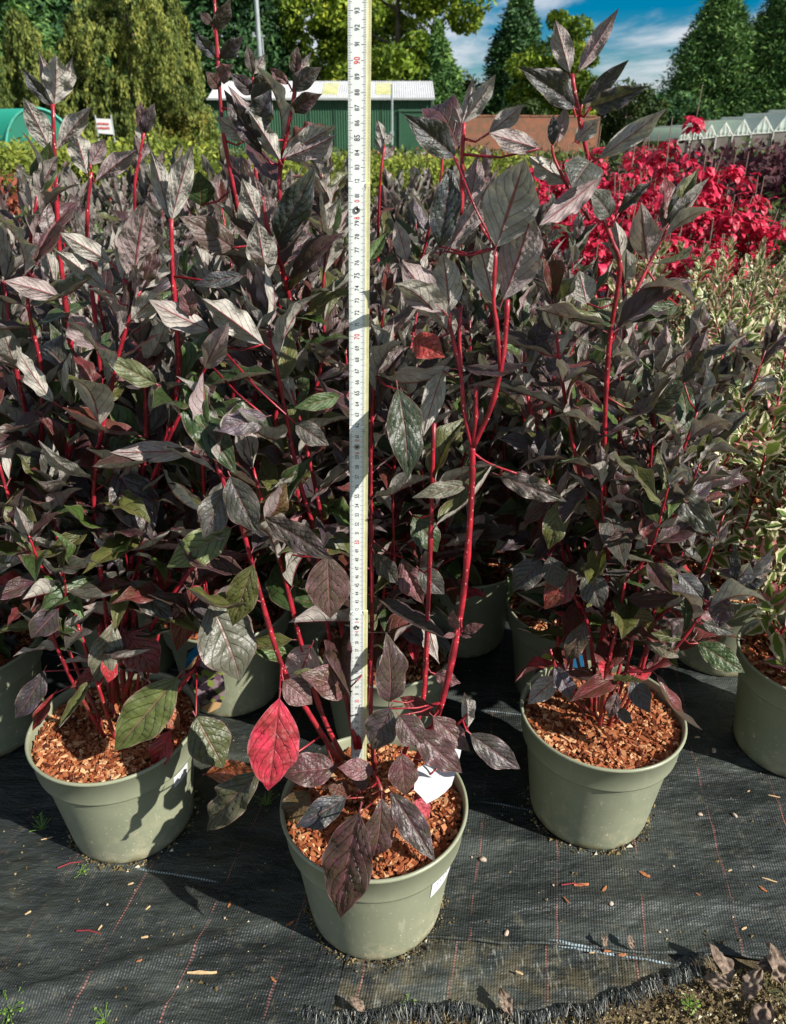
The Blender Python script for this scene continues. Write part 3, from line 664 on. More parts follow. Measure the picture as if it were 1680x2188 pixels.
def broadleaf(label, px, Y, top_py, wpx, mat, seed, n=9000, leaf=.16, zlow=.25, lump=.16, group='trees beyond the nursery', name='broadleaf_tree'):
    base = at(px, 300, Y); h = at(px, top_py, Y).z; R = wpx/2/1600*Y*.9*1.0
    o = thing(name, label, 'tree', (base.x, Y, 0), 0, group); rr = np.random.RandomState(seed)
    limb_trunk(o, h*.8, .03*h+.05, seed, R*.9)
    nl = 46; dirs = unit(rr.normal(size=(nl, 3))); rad = .35+.65*rr.rand(nl)**.5
    C = dirs*rad[:, None]*np.array([R, R, h*(1-zlow)/2]); C[:, 2] += h*(zlow+(1-zlow)/2)
    lr = (lump*(.6+.8*rr.rand(nl)))*h*.9
    k = rr.randint(0, nl, n); d = unit(rr.normal(size=(n, 3))); rd = (.55+.5*rr.rand(n)**.6)
    P = C[k]+d*(lr[k]*rd)[:, None]*np.array([1, 1, .72])
    keep = P[:, 2] > .3; P = P[keep]; d = d[keep]; k = k[keep]; n2 = len(P)
    A = unit(rr.normal(size=(n2, 3))+d*.4); B = unit(np.cross(A, rr.normal(size=(n2, 3))+np.array([0, 0, 1.2]))); s = leaf*rr.uniform(.5, 1.2, n2)
    tint = np.clip(.42+.18*rr.normal(size=n2)+.22*(rr.rand(nl)[k]-.5)*2, 0, 1)
    cards('crown', P, A*s[:, None], B*(s*.55)[:, None], tint, mat, o); return o
def conifer(label, px, Y, top_py, wpx, mat, seed, n=9000, spray=.35, droop=.5, group='trees beyond the nursery', name='conifer_tree', power=.8, zlow=.03):
    base = at(px, 300, Y); h = at(px, top_py, Y).z; R = wpx/2/1600*Y*.9
    o = thing(name, label, 'tree', (base.x, Y, 0), 0, group); rr = np.random.RandomState(seed)
    limb_trunk(o, h*.95, .02*h+.05, seed, R*.6)
    nb = max(60, n//60); f = rr.rand(nb)**.9; z = h*(zlow+(1-zlow)*f); az = rr.rand(nb)*6.283
    env = R*np.minimum(1, 1.35*(1-f))**power*(.5+.62*rr.rand(nb)**.6)*(1+.16*np.sin(az*4+f*7+seed)+.12*np.sin(f*23+az*2))+.04*R; m_ = 60; k = np.repeat(np.arange(nb), m_); t = rr.rand(nb*m_)**.6
    rad = env[k]*(.25+.75*t); a = az[k]+rr.normal(0, .30, len(k))*(.5+t*.6)
    zz = z[k]+(.30*t-droop*t*t)*R*.55+rr.normal(0, .08*R, len(k))
    P = np.stack([rad*np.cos(a), rad*np.sin(a), zz], 1); P = P[P[:, 2] > .1]; k = k[:len(P)]; n2 = len(P)
    out = unit(P*np.array([1, 1, 0])); A = unit(out*.55+np.array([0, 0, .5-1.1*droop])+rr.normal(0, .38, (n2, 3))); B = unit(np.cross(A, rr.normal(0, .6, (n2, 3))+out)); s = spray*rr.uniform(.45, 1.2, n2)
    tint = np.clip(.42+.17*rr.normal(size=n2)+.55*(rr.rand(nb)[k % nb]-.5), 0, 1)
    cards('crown', P, A*s[:, None], B*(s*.28)[:, None], tint, mat, o); return o

def weeping(label, px, Y, top_py, wpx, mat, seed, n=30000, spray=.11):
    base = at(px, 300, Y); h = at(px, top_py, Y).z; R = wpx/2/1600*Y*.9
    o = thing('drooping_conifer', label, 'tree', (base.x, Y, 0), 0, 'drooping conifers on the left'); rr = np.random.RandomState(seed)
    limb_trunk(o, h*.95, .02*h+.05, seed, R*.6)
    m_ = 110; nb = n//m_; f = rr.rand(nb); az = rr.rand(nb)*6.283; lob = 1+.28*np.sin(az*3+seed+f*4)+.24*np.sin(az*5+f*11)
    env = R*np.clip(1.25*(1-f)**.6, .12, 1)*lob*(.30+.72*rr.rand(nb)**.5); z = h*(.05+.95*f)
    k = np.repeat(np.arange(nb), m_); t = np.tile(np.linspace(.1, 1, m_), nb); L = rr.uniform(.4, 1.7, nb)[k]
    rad = env[k]*(.55+.45*np.minimum(1, t*1.8)); a = az[k]+rr.normal(0, .03, len(k))
    P = np.stack([rad*np.cos(a), rad*np.sin(a), z[k]-L*np.maximum(0, t-.35)**1.2*1.5+.25*np.minimum(t, .35)], 1)+rr.normal(0, .055, (len(k), 3))+rr.normal(0, .05, (nb, 3))[k]*t[:, None]
    kp = P[:, 2] > .1; P = P[kp]; k = k[kp]; t = t[kp]; n2 = len(P)
    A_ = unit(np.array([0, 0, -1])+rr.normal(0, .42, (n2, 3))); B_ = unit(np.cross(A_, rr.normal(0, 1, (n2, 3)))); s_ = spray*rr.uniform(.5, 1.3, n2)
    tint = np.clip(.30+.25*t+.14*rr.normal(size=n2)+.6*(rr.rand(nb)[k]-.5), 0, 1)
    cards('crown', P, A_*s_[:, None], B_*(s_*.34)[:, None], tint, mat, o); return o
conifer('dark green conifer at the left edge behind the tunnel', 20, 44, -260, 330, F_LEYL, 11, 26000, .30, .45)
conifer('dark blue-green conifer rising behind the drooping trees', 150, 56, -240, 250, F_DARK, 12, 20000, .36, .4)
weeping('olive drooping conifer nearest the netting tunnel', 85, 36, 30, 170, F_OLIVE, 13, 30000)
weeping('tallest olive drooping conifer left of the tall mast', 305, 38, -230, 240, F_OLIVE, 14, 56000)
weeping('narrow olive drooping conifer behind the white sign', 195, 44, 40, 130, F_OLIVE, 32, 34000)
weeping('olive drooping conifer with open crown beside the shed', 398, 42, -40, 120, F_OLIVE, 15, 30000)
conifer('dark conifer filling the gap behind the drooping trees', 290, 60, -260, 300, F_DARK, 33, 26000, .34, .45, power=.5)
broadleaf('wispy yellow shrub-like tree at the shed corner', 400, 38, 232, 90, F_GOLD, 16, 3500, .10, .2)
broadleaf('rounded dark green bush-like tree left of the shed', 345, 40, 228, 110, F_GRNB, 17, 5000, .12, .05)
broadleaf('light green broadleaf tree low behind the white sign', 210, 41, 150, 170, F_GRNB, 30, 8000, .14, .1)
conifer('very dark conifer directly behind the shed', 515, 62, -200, 300, F_DARK, 18, 26000, .38, .5, power=.5)
broadleaf('large yellow-green oak right of the tall mast', 655, 66, -60, 300, F_OAK, 19, 22000, .26, .08, .12)
conifer('dark conifer between the two oaks behind the ruler', 775, 74, -120, 170, F_DARK, 20, 14000, .4, .5, power=.5)
broadleaf('tall spreading oak with sunlit crown right of the ruler', 850, 62, -170, 330, F_OAK, 21, 30000, .24, .06, .12)
conifer('dark conifer at the right end of the shed', 930, 58, 62, 150, F_LEYL, 22, 15000, .3, .5)
broadleaf('small pale yellow tree beside the shed end', 992, 70, 158, 40, F_GOLD, 23, 2500, .18, .2)
conifer('tall blue-green conical conifer right of the shed', 1095, 66, -25, 175, F_DARK, 24, 32000, .26, .35, power=.75)
broadleaf('yellow-green broadleaf tree in front of the conical conifer', 1180, 58, 40, 170, F_OAK, 25, 18000, .2, .15, .12)
broadleaf('low green tree in the gap behind the timber post', 1330, 72, 178, 190, F_GRNB, 26, 10000, .2, .05)
broadleaf('low dark bushy tree left of the glasshouses', 1425, 74, 190, 150, F_DARK, 31, 8000, .22, .05)
conifer('broad dark conifer left of the pair above the glasshouses', 1500, 98, -8, 215, F_LEYL, 27, 52000, .34, .3, power=.62)
conifer('broad dark conifer at the right edge above the glasshouses', 1650, 98, -60, 250, F_LEYL, 28, 60000, .34, .3, power=.5)
broadleaf('low round tree between brick wall and far hedge', 1120, 54, 215, 110, F_GRNB, 29, 5000, .16, .05)
# distant hedge line closing the horizon
rr = np.random.RandomState(77); n = 26000
P = np.stack([rr.uniform(-75, 85, n), 108+rr.normal(0, 2, n), rr.rand(n)**.7*4.5+.8*np.sin(rr.uniform(-75, 85, n)*.3)], 1); P[:, 2] = np.abs(P[:, 2])
A = unit(rr.normal(size=(n, 3))); B = unit(np.cross(A, rr.normal(size=(n, 3)))); s = rr.uniform(.2, .5, n)
o = cards('far_hedge', P, A*s[:, None], B*(s*.6)[:, None], np.clip(rr.normal(.45, .2, n), 0, 1), F_LEYL, None, 'stuff'); tag(o, 'far dark woodland edge closing the horizon')

# ------------------------------------------------------------------ mid-distance shrubs
def bush(label, X, Y, h, w, mat, seed, n=2600, leaf=.018, group=None, name='shrub', up=.6):
    o = thing(name, label, 'shrub', (X, Y, 0), 0, group); rr = np.random.RandomState(seed); q = random.Random(seed)
    m = MB(); tips = []
    for k in range(9):
        a = q.random()*6.28; d = w*.45*q.random()**.5; tip = Vector((math.cos(a)*d, math.sin(a)*d, h*q.uniform(.75, 1.03))); tips.append(tip)
        m.tube([Vector((0, 0, 0)), tip*.5+Vector((0, 0, .05*h)), tip], [.006, .004, .001], 5)
    m.build('stems', M_TWIG, o)
    tp = np.array([list(t) for t in tips]); k = rr.randint(0, len(tp), n); f = .3+.7*rr.rand(n)**.7
    P = tp[k]*f[:, None]+rr.normal(size=(n, 3))*np.array([w*.16, w*.16, h*.05]); A = unit(rr.normal(size=(n, 3))+np.array([0, 0, up])); B = unit(np.cross(A, rr.normal(size=(n, 3)))); s = leaf*rr.uniform(.6, 1.3, n)
    P = P[:n]; cards('foliage', P, A*s[:, None], B*(s*.5)[:, None], np.clip(rr.normal(.5, .22, n), 0, 1), mat, o, 'stuff'); return o
R1 = random.Random(21); cnt = 0
def bush_row(label, group, Y, px0, px1, topy, mat, leaf, n, step, w):
    px = px0
    while px <= px1:
        global cnt; cnt += 1; ty = topy(px)+R1.uniform(-8, 10); y = Y+R1.uniform(-.15, .15)*Y*.2; P = at(px, ty, y)
        bush(label, P.x, y, max(.3, P.z), w*R1.uniform(.85, 1.15), mat, 200+cnt, n, leaf, group); px += step*R1.uniform(.8, 1.2)
bush_row('lime green shrub in the rows behind the left dogwoods', 'lime shrubs on the left', 4.6, -10, 440, lambda p: 318 if p < 240 else 345, F_LIME, .020, 3000, 62, .62)
bush_row('lime green shrub in the rows farther back on the left', 'far lime shrubs on the left', 7.5, 0, 450, lambda p: 305, F_LIME, .028, 2200, 46, .8)
bush_row('yellow-green shrub in the rows before the shed', 'lime shrubs before the shed', 5.2, 470, 1140, lambda p: 345, F_LIME, .020, 2600, 62, .62)
bush_row('yellow-green shrub farther back before the shed', 'far lime shrubs before the shed', 8.5, 470, 1160, lambda p: 338, F_LIME, .03, 1800, 44, .8)
bush_row('dull green shrub in the farthest bed before the shed', 'farthest shrubs', 14, 250, 1330, lambda p: 322, F_GRNB, .045, 1200, 55, 1.5)
bush_row('dull rusty shrub among the far beds', 'far rusty shrubs', 11, 830, 1110, lambda p: 330, F_RUST, .035, 1000, 90, 1.0)
bush('dark red low shrub at the left edge', at(15, 380, 2.9).x, 2.9, .66, .36, F_RUST, 401, 2600, .016)
bush('dark red shrub behind the leftmost shoots', at(75, 400, 3.1).x, 3.1, .62, .3, F_RUST, 402, 1600, .016)
bush('tall burgundy shrub between red bush and glasshouses', at(1600, 345, 4.2).x, 4.2, .73, .7, F_BURG, 403, 3800, .024)
bush('burgundy shrub at the right edge before the glasshouses', at(1690, 330, 4.4).x, 4.4, .75, .7, F_BURG, 404, 3600, .024)
bush('green and burgundy shrub low at the right edge', at(1650, 420, 3.3).x, 3.3, .60, .6, F_GRNB, 405, 3600, .018)
bush('dark bushy shrub beside the red bush at right', at(1600, 440, 3.0).x, 3.0, .53, .5, F_BURG, 406, 3200, .016)
bush('pale green shrub behind the variegated plants', at(1700, 500, 2.9).x, 2.9, .50, .5, F_GRNB, 407, 3000, .016)
bush('green shrub behind the right burgundy shrubs', at(1680, 322, 6).x, 6, .74, 1., F_GRNB, 408, 3000, .03)
bush('low dull shrub in front of the glasshouse wall', at(1560, 325, 7).x, 7, .72, 1.2, F_GRNB, 409, 3000, .03)
bush('low dull shrub behind the top of the red bush', at(1420, 318, 7.5).x, 7.5, .74, 1.2, F_BURG, 410, 2600, .03)
bush('green shrub between brick wall and red bush', at(1300, 322, 8).x, 8, .72, 1.2, F_GRNB, 411, 2600, .03)

# red-leaved spindle bushes
def small_leaf(mat, ratio=.5, name='leaf', dr=.1):
    return leaf_mesh(R0, name, .35, dr, .15, .1, rows=7, cols=5, corr=0, petiole=.05, mat=mat, a=.6, bexp=.7)
def flat_leaf_mat(name, ca, cb, edgec=None, under=None, trans=.25):
    m, g, b, o = material(name); uv = g.coord('UV'); U, V, _ = g.sep(uv); a = g.math('ABSOLUTE', g.math('SUBTRACT', g.math('MULTIPLY', U, 2), 1))
    info = g.node('ShaderNodeObjectInfo'); rn = info.outputs['Random']
    c = g.mix(g.ramp(g.noise(g.pos(), 9, 3, .6), .35, .65), ca, cb); c = g.mix(g.math('MULTIPLY', rn, .4), c, ca)
    if edgec:
        n = g.noise(g.pos(), 130, 2, .5); c = g.mix(g.ramp(g.math('ADD', a, g.math('MULTIPLY', g.math('SUBTRACT', n, .5), .7)), .46, .62), c, edgec)
        c = g.mix(g.math('MULTIPLY', g.ramp(rn, .6, .9), g.ramp(a, .3, .9)), c, (.5, .13, .16))
    else: c = g.mix(g.ramp(a, .1, .02), c, tuple(q*.5 for q in ca))
    g.put(b.inputs['Base Color'], c); b.inputs['Roughness'].default_value = .5
    tr = g.node('ShaderNodeBsdfTranslucent'); g.put(tr.inputs[0], c); ms = g.node('ShaderNodeMixShader'); ms.inputs[0].default_value = trans
    g.l.new(b.outputs[0], ms.inputs[1]); g.l.new(tr.outputs[0], ms.inputs[2]); g.l.new(ms.outputs[0], o.inputs[0]); return m
M_RED = flat_leaf_mat('crimson_leaf', (.40, .009, .035), (.86, .04, .12))
M_VAR = flat_leaf_mat('variegated_leaf', (.085, .15, .02), (.17, .24, .04), (.64, .58, .38))
RL = [small_leaf(M_RED, dr=q) for q in (.12, .2, -.08)]; VL = [leaf_mesh(R0, 'leaf', q, ar, .4, tw, rows=9, cols=7, corr=.006, petiole=.08, mat=M_VAR) for q, ar, tw in ((.2, .1, .3), (.5, .16, -.4), (.1, -.1, .5), (.6, .05, .8))]
def joined_leaves(name, items, mat, parent):
    """(matrix, mesh) leaves joined as one piece"""
    vs = []; fs = []; uvs = []; nv = 0
    cache = {}
    for M, me in items:
        if me not in cache:
            co = np.empty(len(me.vertices)*3, np.float32); me.vertices.foreach_get('co', co); uv = np.empty(len(me.loops)*2, np.float32); me.uv_layers[0].data.foreach_get('uv', uv)
            cache[me] = (co.reshape(-1, 3), [tuple(p.vertices) for p in me.polygons], uv)
        co, f, uv = cache[me]; Mn = np.array(M); vs.append(co@Mn[:3, :3].T+Mn[:3, 3]); fs += [tuple(i+nv for i in q) for q in f]; uvs.append(uv); nv += len(co)
    me = bpy.data.meshes.new(name); me.from_pydata(np.concatenate(vs).tolist(), [], fs); me.materials.append(mat); ul = me.uv_layers.new(name='UVMap'); ul.data.foreach_set('uv', np.concatenate(uvs))
    me.update(); o = link(name, me, parent); o['kind'] = 'stuff'; return o
def spindle(label, px, Y, topy, w, seed, nleaf=110, nfol=330, spire=0):
    q = random.Random(seed); top = at(px, topy, Y); o = thing('crimson_shrub', label, 'shrub', (top.x, Y, 0), 0, 'crimson autumn shrubs'); items = []
    st = []
    for k in range(16):
        a = q.random()*6.28; d = w*.5*q.random()**.5; h = top.z*q.uniform(.78, 1.07)*(1-.25*(d/(w*.5))**2)
        if k == 0 and spire: d = .02; h = top.z+spire
        tip = Vector((math.cos(a)*d, math.sin(a)*d, h)); base = Vector((math.cos(a)*.03, math.sin(a)*.03, .1))
        s, sp = stem_part(o, [base, base.lerp(tip, .5)+Vector((math.cos(a)*.03, math.sin(a)*.03, 0)), tip], .0045, .0015, 'stem', 5, M_TWIG); st.append((s, sp))
    tot = int((nleaf+nfol)*2.4)
    for i in range(tot):
        s, sp = st[q.randrange(len(st))]; f = 1-q.random()**1.9*.75; p = sp[int(f*(len(sp)-1))]; a = q.random()*6.28
        out = Vector((math.cos(a), math.sin(a), 0)); dr = (out*.7+Vector((0, 0, q.uniform(-1.2, .1)))).normalized(); L = q.uniform(.021, .038); p0 = p+out*q.uniform(.005, .03)+Vector((0, 0, q.uniform(-.02, .02)))
        Mx = leaf_matrix(p0, p0+dr*L, out*.7+Vector((0, 0, .6)), q.uniform(.45, .75)); me = RL[q.randrange(3)]
        if p.y < .05*1 and nleaf > 0 and f > .5: leaf_obj(s, Mx, me, CRIM); nleaf -= 1
        else: items.append((Mx, me))
    joined_leaves('foliage', items, M_RED, o)
spindle('crimson shrub with a tall leafy spire, right of the measured plant', 1490, 2.75, 278, .42, 51, 190, 460, .13)
spindle('crimson shrub left of the spired one, behind the tall right shoot', 1375, 3.1, 266, .5, 52, 110, 420)
spindle('leftmost crimson shrub behind the big grey leaves', 1225, 3.2, 282, .55, 53, 110, 480)
spindle('rightmost crimson shrub with leaves spilling to the right', 1580, 2.7, 325, .38, 54, 120, 330)
spindle('crimson shrub low behind the variegated plants', 1510, 2.35, 440, .32, 55, 100, 260)
spindle('crimson shrub standing just behind the tall right shoot', 1290, 2.45, 306, .42, 58, 120, 330)
spindle('crimson shrub glimpsed between the big grey leaves and the tall shoot', 1165, 2.6, 316, .36, 59, 90, 260)
spindle('crimson shrub in the back row of the red patch', 1300, 3.9, 288, .6, 56, 60, 420)
spindle('crimson shrub at the back right of the red patch', 1440, 3.7, 276, .55, 57, 60, 380)

# ------------------------------------------------------------------ variegated potted plants
def vcol(q): return (.1, .2, .05)
def variegated(label, X, Y, h, seed, nst=11, spread=.15, group='variegated dogwoods on the right', full=1.):
    q = random.Random(seed); o = potted('variegated_dogwood', label, X, Y, q.random()*6, 2, group)
    for k in range(nst):
        a = 6.28*k/nst+q.uniform(-.3, .3); d = spread*q.uniform(.3, 1); hh = h*q.uniform(.7, 1.0)
        b0 = Vector((math.cos(a)*.02, math.sin(a)*.02, .141)); tip = Vector((math.cos(a)*d, math.sin(a)*d, hh)); mid = b0.lerp(tip, .5)+Vector((math.cos(a)*.02, math.sin(a)*.02, 0))
        s, sp = stem_part(o, [b0, mid, tip], .0028, .0012, 'stem', 5); leaves_on(s, sp, q, .14, 1,   .022, .039*full, VL, False, (.4, .6), 0, True, vcol)
        for u in range(2):
            i = int(len(sp)*q.uniform(.3, .75)); p = sp[i]; aa = a+q.uniform(-1.3, 1.3); t2 = p+Vector((math.cos(aa)*.07, math.sin(aa)*.07, q.uniform(.06, .14)))
            s2, sp2 = stem_part(o, [p, p.lerp(t2, .5)+Vector((0, 0, -.01)), t2], .0018, .001, 'stem', 4); leaves_on(s2, sp2, q, .2, 1, .021, .034*full, VL, False, (.4, .6), 0, True, vcol)
    return o
v0 = variegated('variegated dogwood in the half-hidden pot nearest the right edge', .575, .825, .30, 61, 5, .10, None, 1.3)
v1 = variegated('cream and pink variegated dogwood right of the dark rows, first pot', .55, 1.05, .54, 62, 13)
v2 = variegated('cream variegated dogwood at the right edge behind the first ones', .76, 1.12, .57, 63, 13)
for i, (x, y) in enumerate(((.66, 1.38), (.92, 1.42), (.78, 1.66), (1.04, 1.72), (.9, 1.95), (1.2, 2.0), (.70, 1.98), (1.0, 2.25), (1.32, 2.3))):
    c = copy_tree(v1 if i % 2 else v2); c.location = (x, y, .004); c.rotation_euler = (0, 0, i*1.7); c['label'] = 'cream-edged variegated dogwood in the rows behind at right'; c['group'] = 'variegated dogwood rows'

# ------------------------------------------------------------------ hero dogwoods
rH = random.Random(5)
class Plant:
    def __init__(s, label, X, Y, mul, name='potted_dogwood', rz=0): s.o = potted(name, label, X, Y, rz, mul, 'dark-leaved dogwoods'); s.c = Vector((X, Y, .004)); s.st = []
    def stem(s, pts, r0=.003, r1=.0015, name='stem'):
        P = [at(p[0], p[1], s.sh(*p))-s.c for p in pts]; o, sp = stem_part(s.o, P, r0, r1, name); s.st.append((o, sp)); return o, sp
    back = 0.
    def sh(s, px, py, Y): return Y + s.back*min(1, max(0, (1560-py)/350))*(1 if px > 700 else .3)
    def near(s, p):
        best = None
        for o, sp in s.st:
            for q in sp[::2]:
                d = (q-p).length
                if best is None or d < best[0]: best = (d, o, q)
        return best
    def leaf(s, bx, by, tx, ty, Y0, wpx, side, col, var=0, Y1=None, under=.15, tilt=(0, 0), label=None, stalk=True):
        Y1 = Y0 if Y1 is None else Y1; d0 = s.sh(bx, by, Y0)-Y0; Y0 += d0; Y1 += d0; p0 = at(bx, by, Y0); p1 = at(tx, ty, Y1); mid = (p0+p1)/2
        view = (mid-Vector((0, 0, CAM_H))).normalized(); n = -view + Vector((tilt[0], 0, tilt[1]))
        n = n+Vector((rH.uniform(-.35, .35), 0, rH.uniform(-.3, .35)))
        if side == 'l': n = -n
        Lpx = max(30, math.hypot(tx-bx, ty-by)); ratio = wpx/Lpx
        d, st, q = s.near(p0-s.c)
        M = leaf_matrix(p0-s.c, p1-s.c, n, ratio*1.03)
        o = leaf_obj(st, M, HV[var % len(HV)], col, under, 'leaf', label)
        if stalk and .006 < d < .12:
            m = MB(); e = p0-s.c; m.tube([q, q.lerp(e, .5)+Vector((0, 0, -.004)), e+(p1-p0)*.02], [.0012, .0009, .0009], 5); m.build('leaf_stalk', M_STEM, st, True)
        return o

# ---- plant A, measured by the ruler
A = Plant('front potted dogwood measured by the ruler, dark leaves and red stems', -.02, .578, 0)
A.back = .045
a1 = A.stem([(868, 1675, .59), (905, 1590, .585), (945, 1500, .58), (985, 1310, .575), (1002, 1150, .57), (1010, 1000, .57), (1010, 955, .57)], .0033, .0027)
a1a = A.stem([(1010, 958, .57), (1048, 875, .565), (1070, 790, .56), (1080, 720, .56), (1085, 640, .56)], .0025, .0018)
a1b = A.stem([(1010, 958, .57), (992, 880, .575), (985, 800, .58), (965, 710, .585), (957, 662, .585)], .0022, .0014)
A.stem([(1010, 975, .57), (1017, 900, .57), (1017, 825, .57)], .0024, .0022)
A.stem([(1070, 790, .56), (1062, 700, .56), (1055, 640, .56), (1060, 530, .56)], .0020, .0014)
A.stem([(985, 800, .58), (982, 720, .585), (985, 655, .59)], .0018, .0014)
A.stem([(1008, 965, .57), (1045, 990, .565), (1105, 1012, .56)], .0012, .0009)
a2 = A.stem([(845, 1650, .60), (880, 1570, .60), (905, 1490, .60), (913, 1330, .60), (922, 1100, .60), (927, 905, .60)], .0030, .002)
a3 = A.stem([(800, 1650, .62), (792, 1500, .63), (795, 1300, .63), (792, 1000, .63), (800, 800, .63)], .0030, .0016)
a4 = A.stem([(725, 1625, .60), (655, 1515, .60), (600, 1415, .60), (548, 1240, .60), (510, 1100, .60), (470, 1010, .60), (445, 930, .61)], .0030, .0015)
a5 = A.stem([(735, 1620, .62), (690, 1530, .63), (645, 1380, .63), (605, 1220, .63), (580, 1140, .63), (540, 1000, .64)], .0030, .0015)
a6 = A.stem([(762, 1600, .63), (735, 1470, .64), (700, 1340, .65), (672, 1140, .66), (640, 1030, .66), (612, 890, .66), (590, 780, .66), (575, 700, .67)], .0030, .0015)
a7 = A.stem([(770, 1600, .63), (740, 1400, .66), (700, 1180, .68), (665, 1000, .68), (630, 860, .69), (600, 780, .69)], .0026, .0014)
A.stem([(975, 1550, .565), (1000, 1525, .56), (1012, 1500, .56)], .0014, .001)
A.stem([(830, 1700, .57), (860, 1700, .56), (925, 1650, .56), (945, 1625, .56)], .0013, .001)
A.stem([(820, 1720, .555), (815, 1690, .56), (800, 1650, .575)], .0030, .002)
DP = (.085, .026, .034); GP = (.10, .075, .085)
for t in [  # base x, y, tip x, y, depth, width px, side, colour, variant, tip depth
    (597, 1492, 573, 1690, .545, 90, 'u', (.66, .035, .085), 0, .53), (718, 1640, 600, 1655, .56, 72, 'u', (.105, .03, .042), 1, .55), (800, 1648, 722, 1640, .555, 44, 'u', (.21, .07, .09), 0, .55),
    (768, 1735, 727, 1962, .50, 106, 'u', DP, 0, .462), (740, 1705, 630, 1768, .54, 58, 'u', BLUE, 3, .52), (815, 1705, 798, 1835, .53, 58, 'u', (.085, .035, .045), 1, .515), (835, 1690, 930, 1842, .535, 62, 'u', (.07, .04, .05), 2, .50),
    (858, 1610, 866, 1700, .545, 60, 'u', (.13, .045, .055), 0, .53), (770, 1690, 772, 1640, .55, 36, 'u', DP, 2, .56), (852, 1528, 905, 1598, .555, 62, 'u', (.10, .045, .055), 1, .54), (885, 1560, 988, 1652, .555, 64, 'u', (.125, .055, .07), 4, .54),
    (925, 1530, 1005, 1606, .56, 48, 'u', (.14, .06, .07), 2, .55), (1005, 1568, 1112, 1643, .555, 58, 'u', GP, 1, .54), (1000, 1555, 992, 1478, .56, 26, 'l', MAUV, 3, .56), (835, 1512, 796, 1602, .56, 64, 'u', (.085, .055, .068), 0, .55),
    (832, 1500, 825, 1350, .585, 62, 'u', (.085, .045, .055), 1, .59), (745, 1475, 640, 1440, .60, 58, 'u', (.13, .04, .05), 1, .58), (605, 1455, 668, 1505, .59, 60, 'u', (.17, .07, .075), 0, .58), (667, 1378, 612, 1492, .62, 68, 'l', (.5, .2, .22), 0, .62),
    (748, 1368, 690, 1425, .66, 54, 'l', (.5, .2, .22), 0, .66), (683, 1442, 625, 1436, .595, 22, 'u', OLIV, 1, .59), (700, 1186, 706, 1322, .59, 88, 'u', (.13, .065, .065), 0, .575), (563, 1104, 712, 1197, .575, 58, 'u', (.08, .052, .058), 2, .55),
    (542, 1206, 497, 1338, .58, 60, 'u', OLIV, 0, .57), (492, 1018, 554, 1142, .575, 72, 'u', GREY, 1, .56), (482, 1042, 434, 1152, .58, 60, 'u', (.13, .12, .12), 3, .57), (560, 1120, 612, 1030, .60, 52, 'u', BROW, 1, .6),
    (885, 722, 952, 765, .60, 54, 'u', (.5, .04, .045), 3, .58), (948, 790, 905, 932, .585, 46, 'l', (.2, .2, .14), 1, .58), (850, 830, 872, 1024, .58, 78, 'u', (.035, .05, .035), 1, .55), (1000, 1036, 880, 1064, .575, 34, 'u', (.18, .17, .13), 1, .56),
    (1065, 1015, 1212, 1072, .57, 48, 'u', (.12, .09, .085), 4, .55), (1060, 528, 1122, 338, .555, 118, 'l', GREY, 0, .53), (1075, 640, 1138, 450, .56, 90, 'l', GREY, 1, .54), (1055, 648, 1017, 500, .57, 58, 'l', MAUV, 3, .56),
    (960, 668, 946, 540, .58, 62, 'l', GREY, 1, .57), (948, 665, 858, 555, .575, 72, 'l', GREY, 3, .56), (1005, 432, 1022, 330, .60, 46, 'l', GREY, 1, .6), (940, 530, 966, 350, .585, 68, 'u', (.035, .04, .055), 1, .59), (950, 540, 1050, 382, .58, 50, 'l', GREY, 3, .57),
    (870, 560, 845, 470, .60, 40, 'l', GREY, 2, .60), (975, 1345, 967, 1302, .565, 18, 'u', MAUV, 0, .56), (988, 1350, 1034, 1334, .565, 20, 'u', (.2, .07, .08), 0, .56), (974, 1356, 947, 1360, .565, 13, 'u', MAUV, 0, .56),
    (985, 1358, 1008, 1362, .565, 10, 'u', MAUV, 0, .56), (895, 1215, 950, 1270, .62, 50, 'u', GREY, 1, .61), (860, 1190, 905, 1290, .64, 46, 'u', MAUV, 3, .64), (800, 1180, 850, 1250, .62, 40, 'u', GREY, 2, .62), (880, 1100, 935, 1180, .63, 60, 'u', DGRN, 1, .62),
    (855, 1490, 935, 1530, .60, 36, 'u', (.22, .03, .04), 2, .58), (915, 1320, 940, 1420, .60, 32, 'l', (.35, .15, .16), 3, .60), (930, 1440, 985, 1460, .60, 34, 'u', MAUV, 4, .59), (745, 1700, 700, 1680, .56, 34, 'u', (.1, .02, .02), 0, .55),
    (660, 1690, 605, 1760, .575, 58, 'u', BROW, 1, .56), (640, 1745, 655, 1800, .57, 34, 'u', (.12, .02, .02), 0, .56), (555, 1650, 442, 1775, .56, 66, 'u', (.085, .075, .045), 4, .55), (440, 1655, 548, 1645, .64, 40, 'u', ORNG, 2, .62),
    (885, 1700, 918, 1750, .55, 30, 'u', (.6, .05, .1), 3, .54), (935, 280, 862, 243, .60, 10, 'u', BLUE, 0, .6)][:-1]:
    A.leaf(*t[:9], Y1=t[9], under=.8 if t[7][0] > .4 else .15)
A_first = A
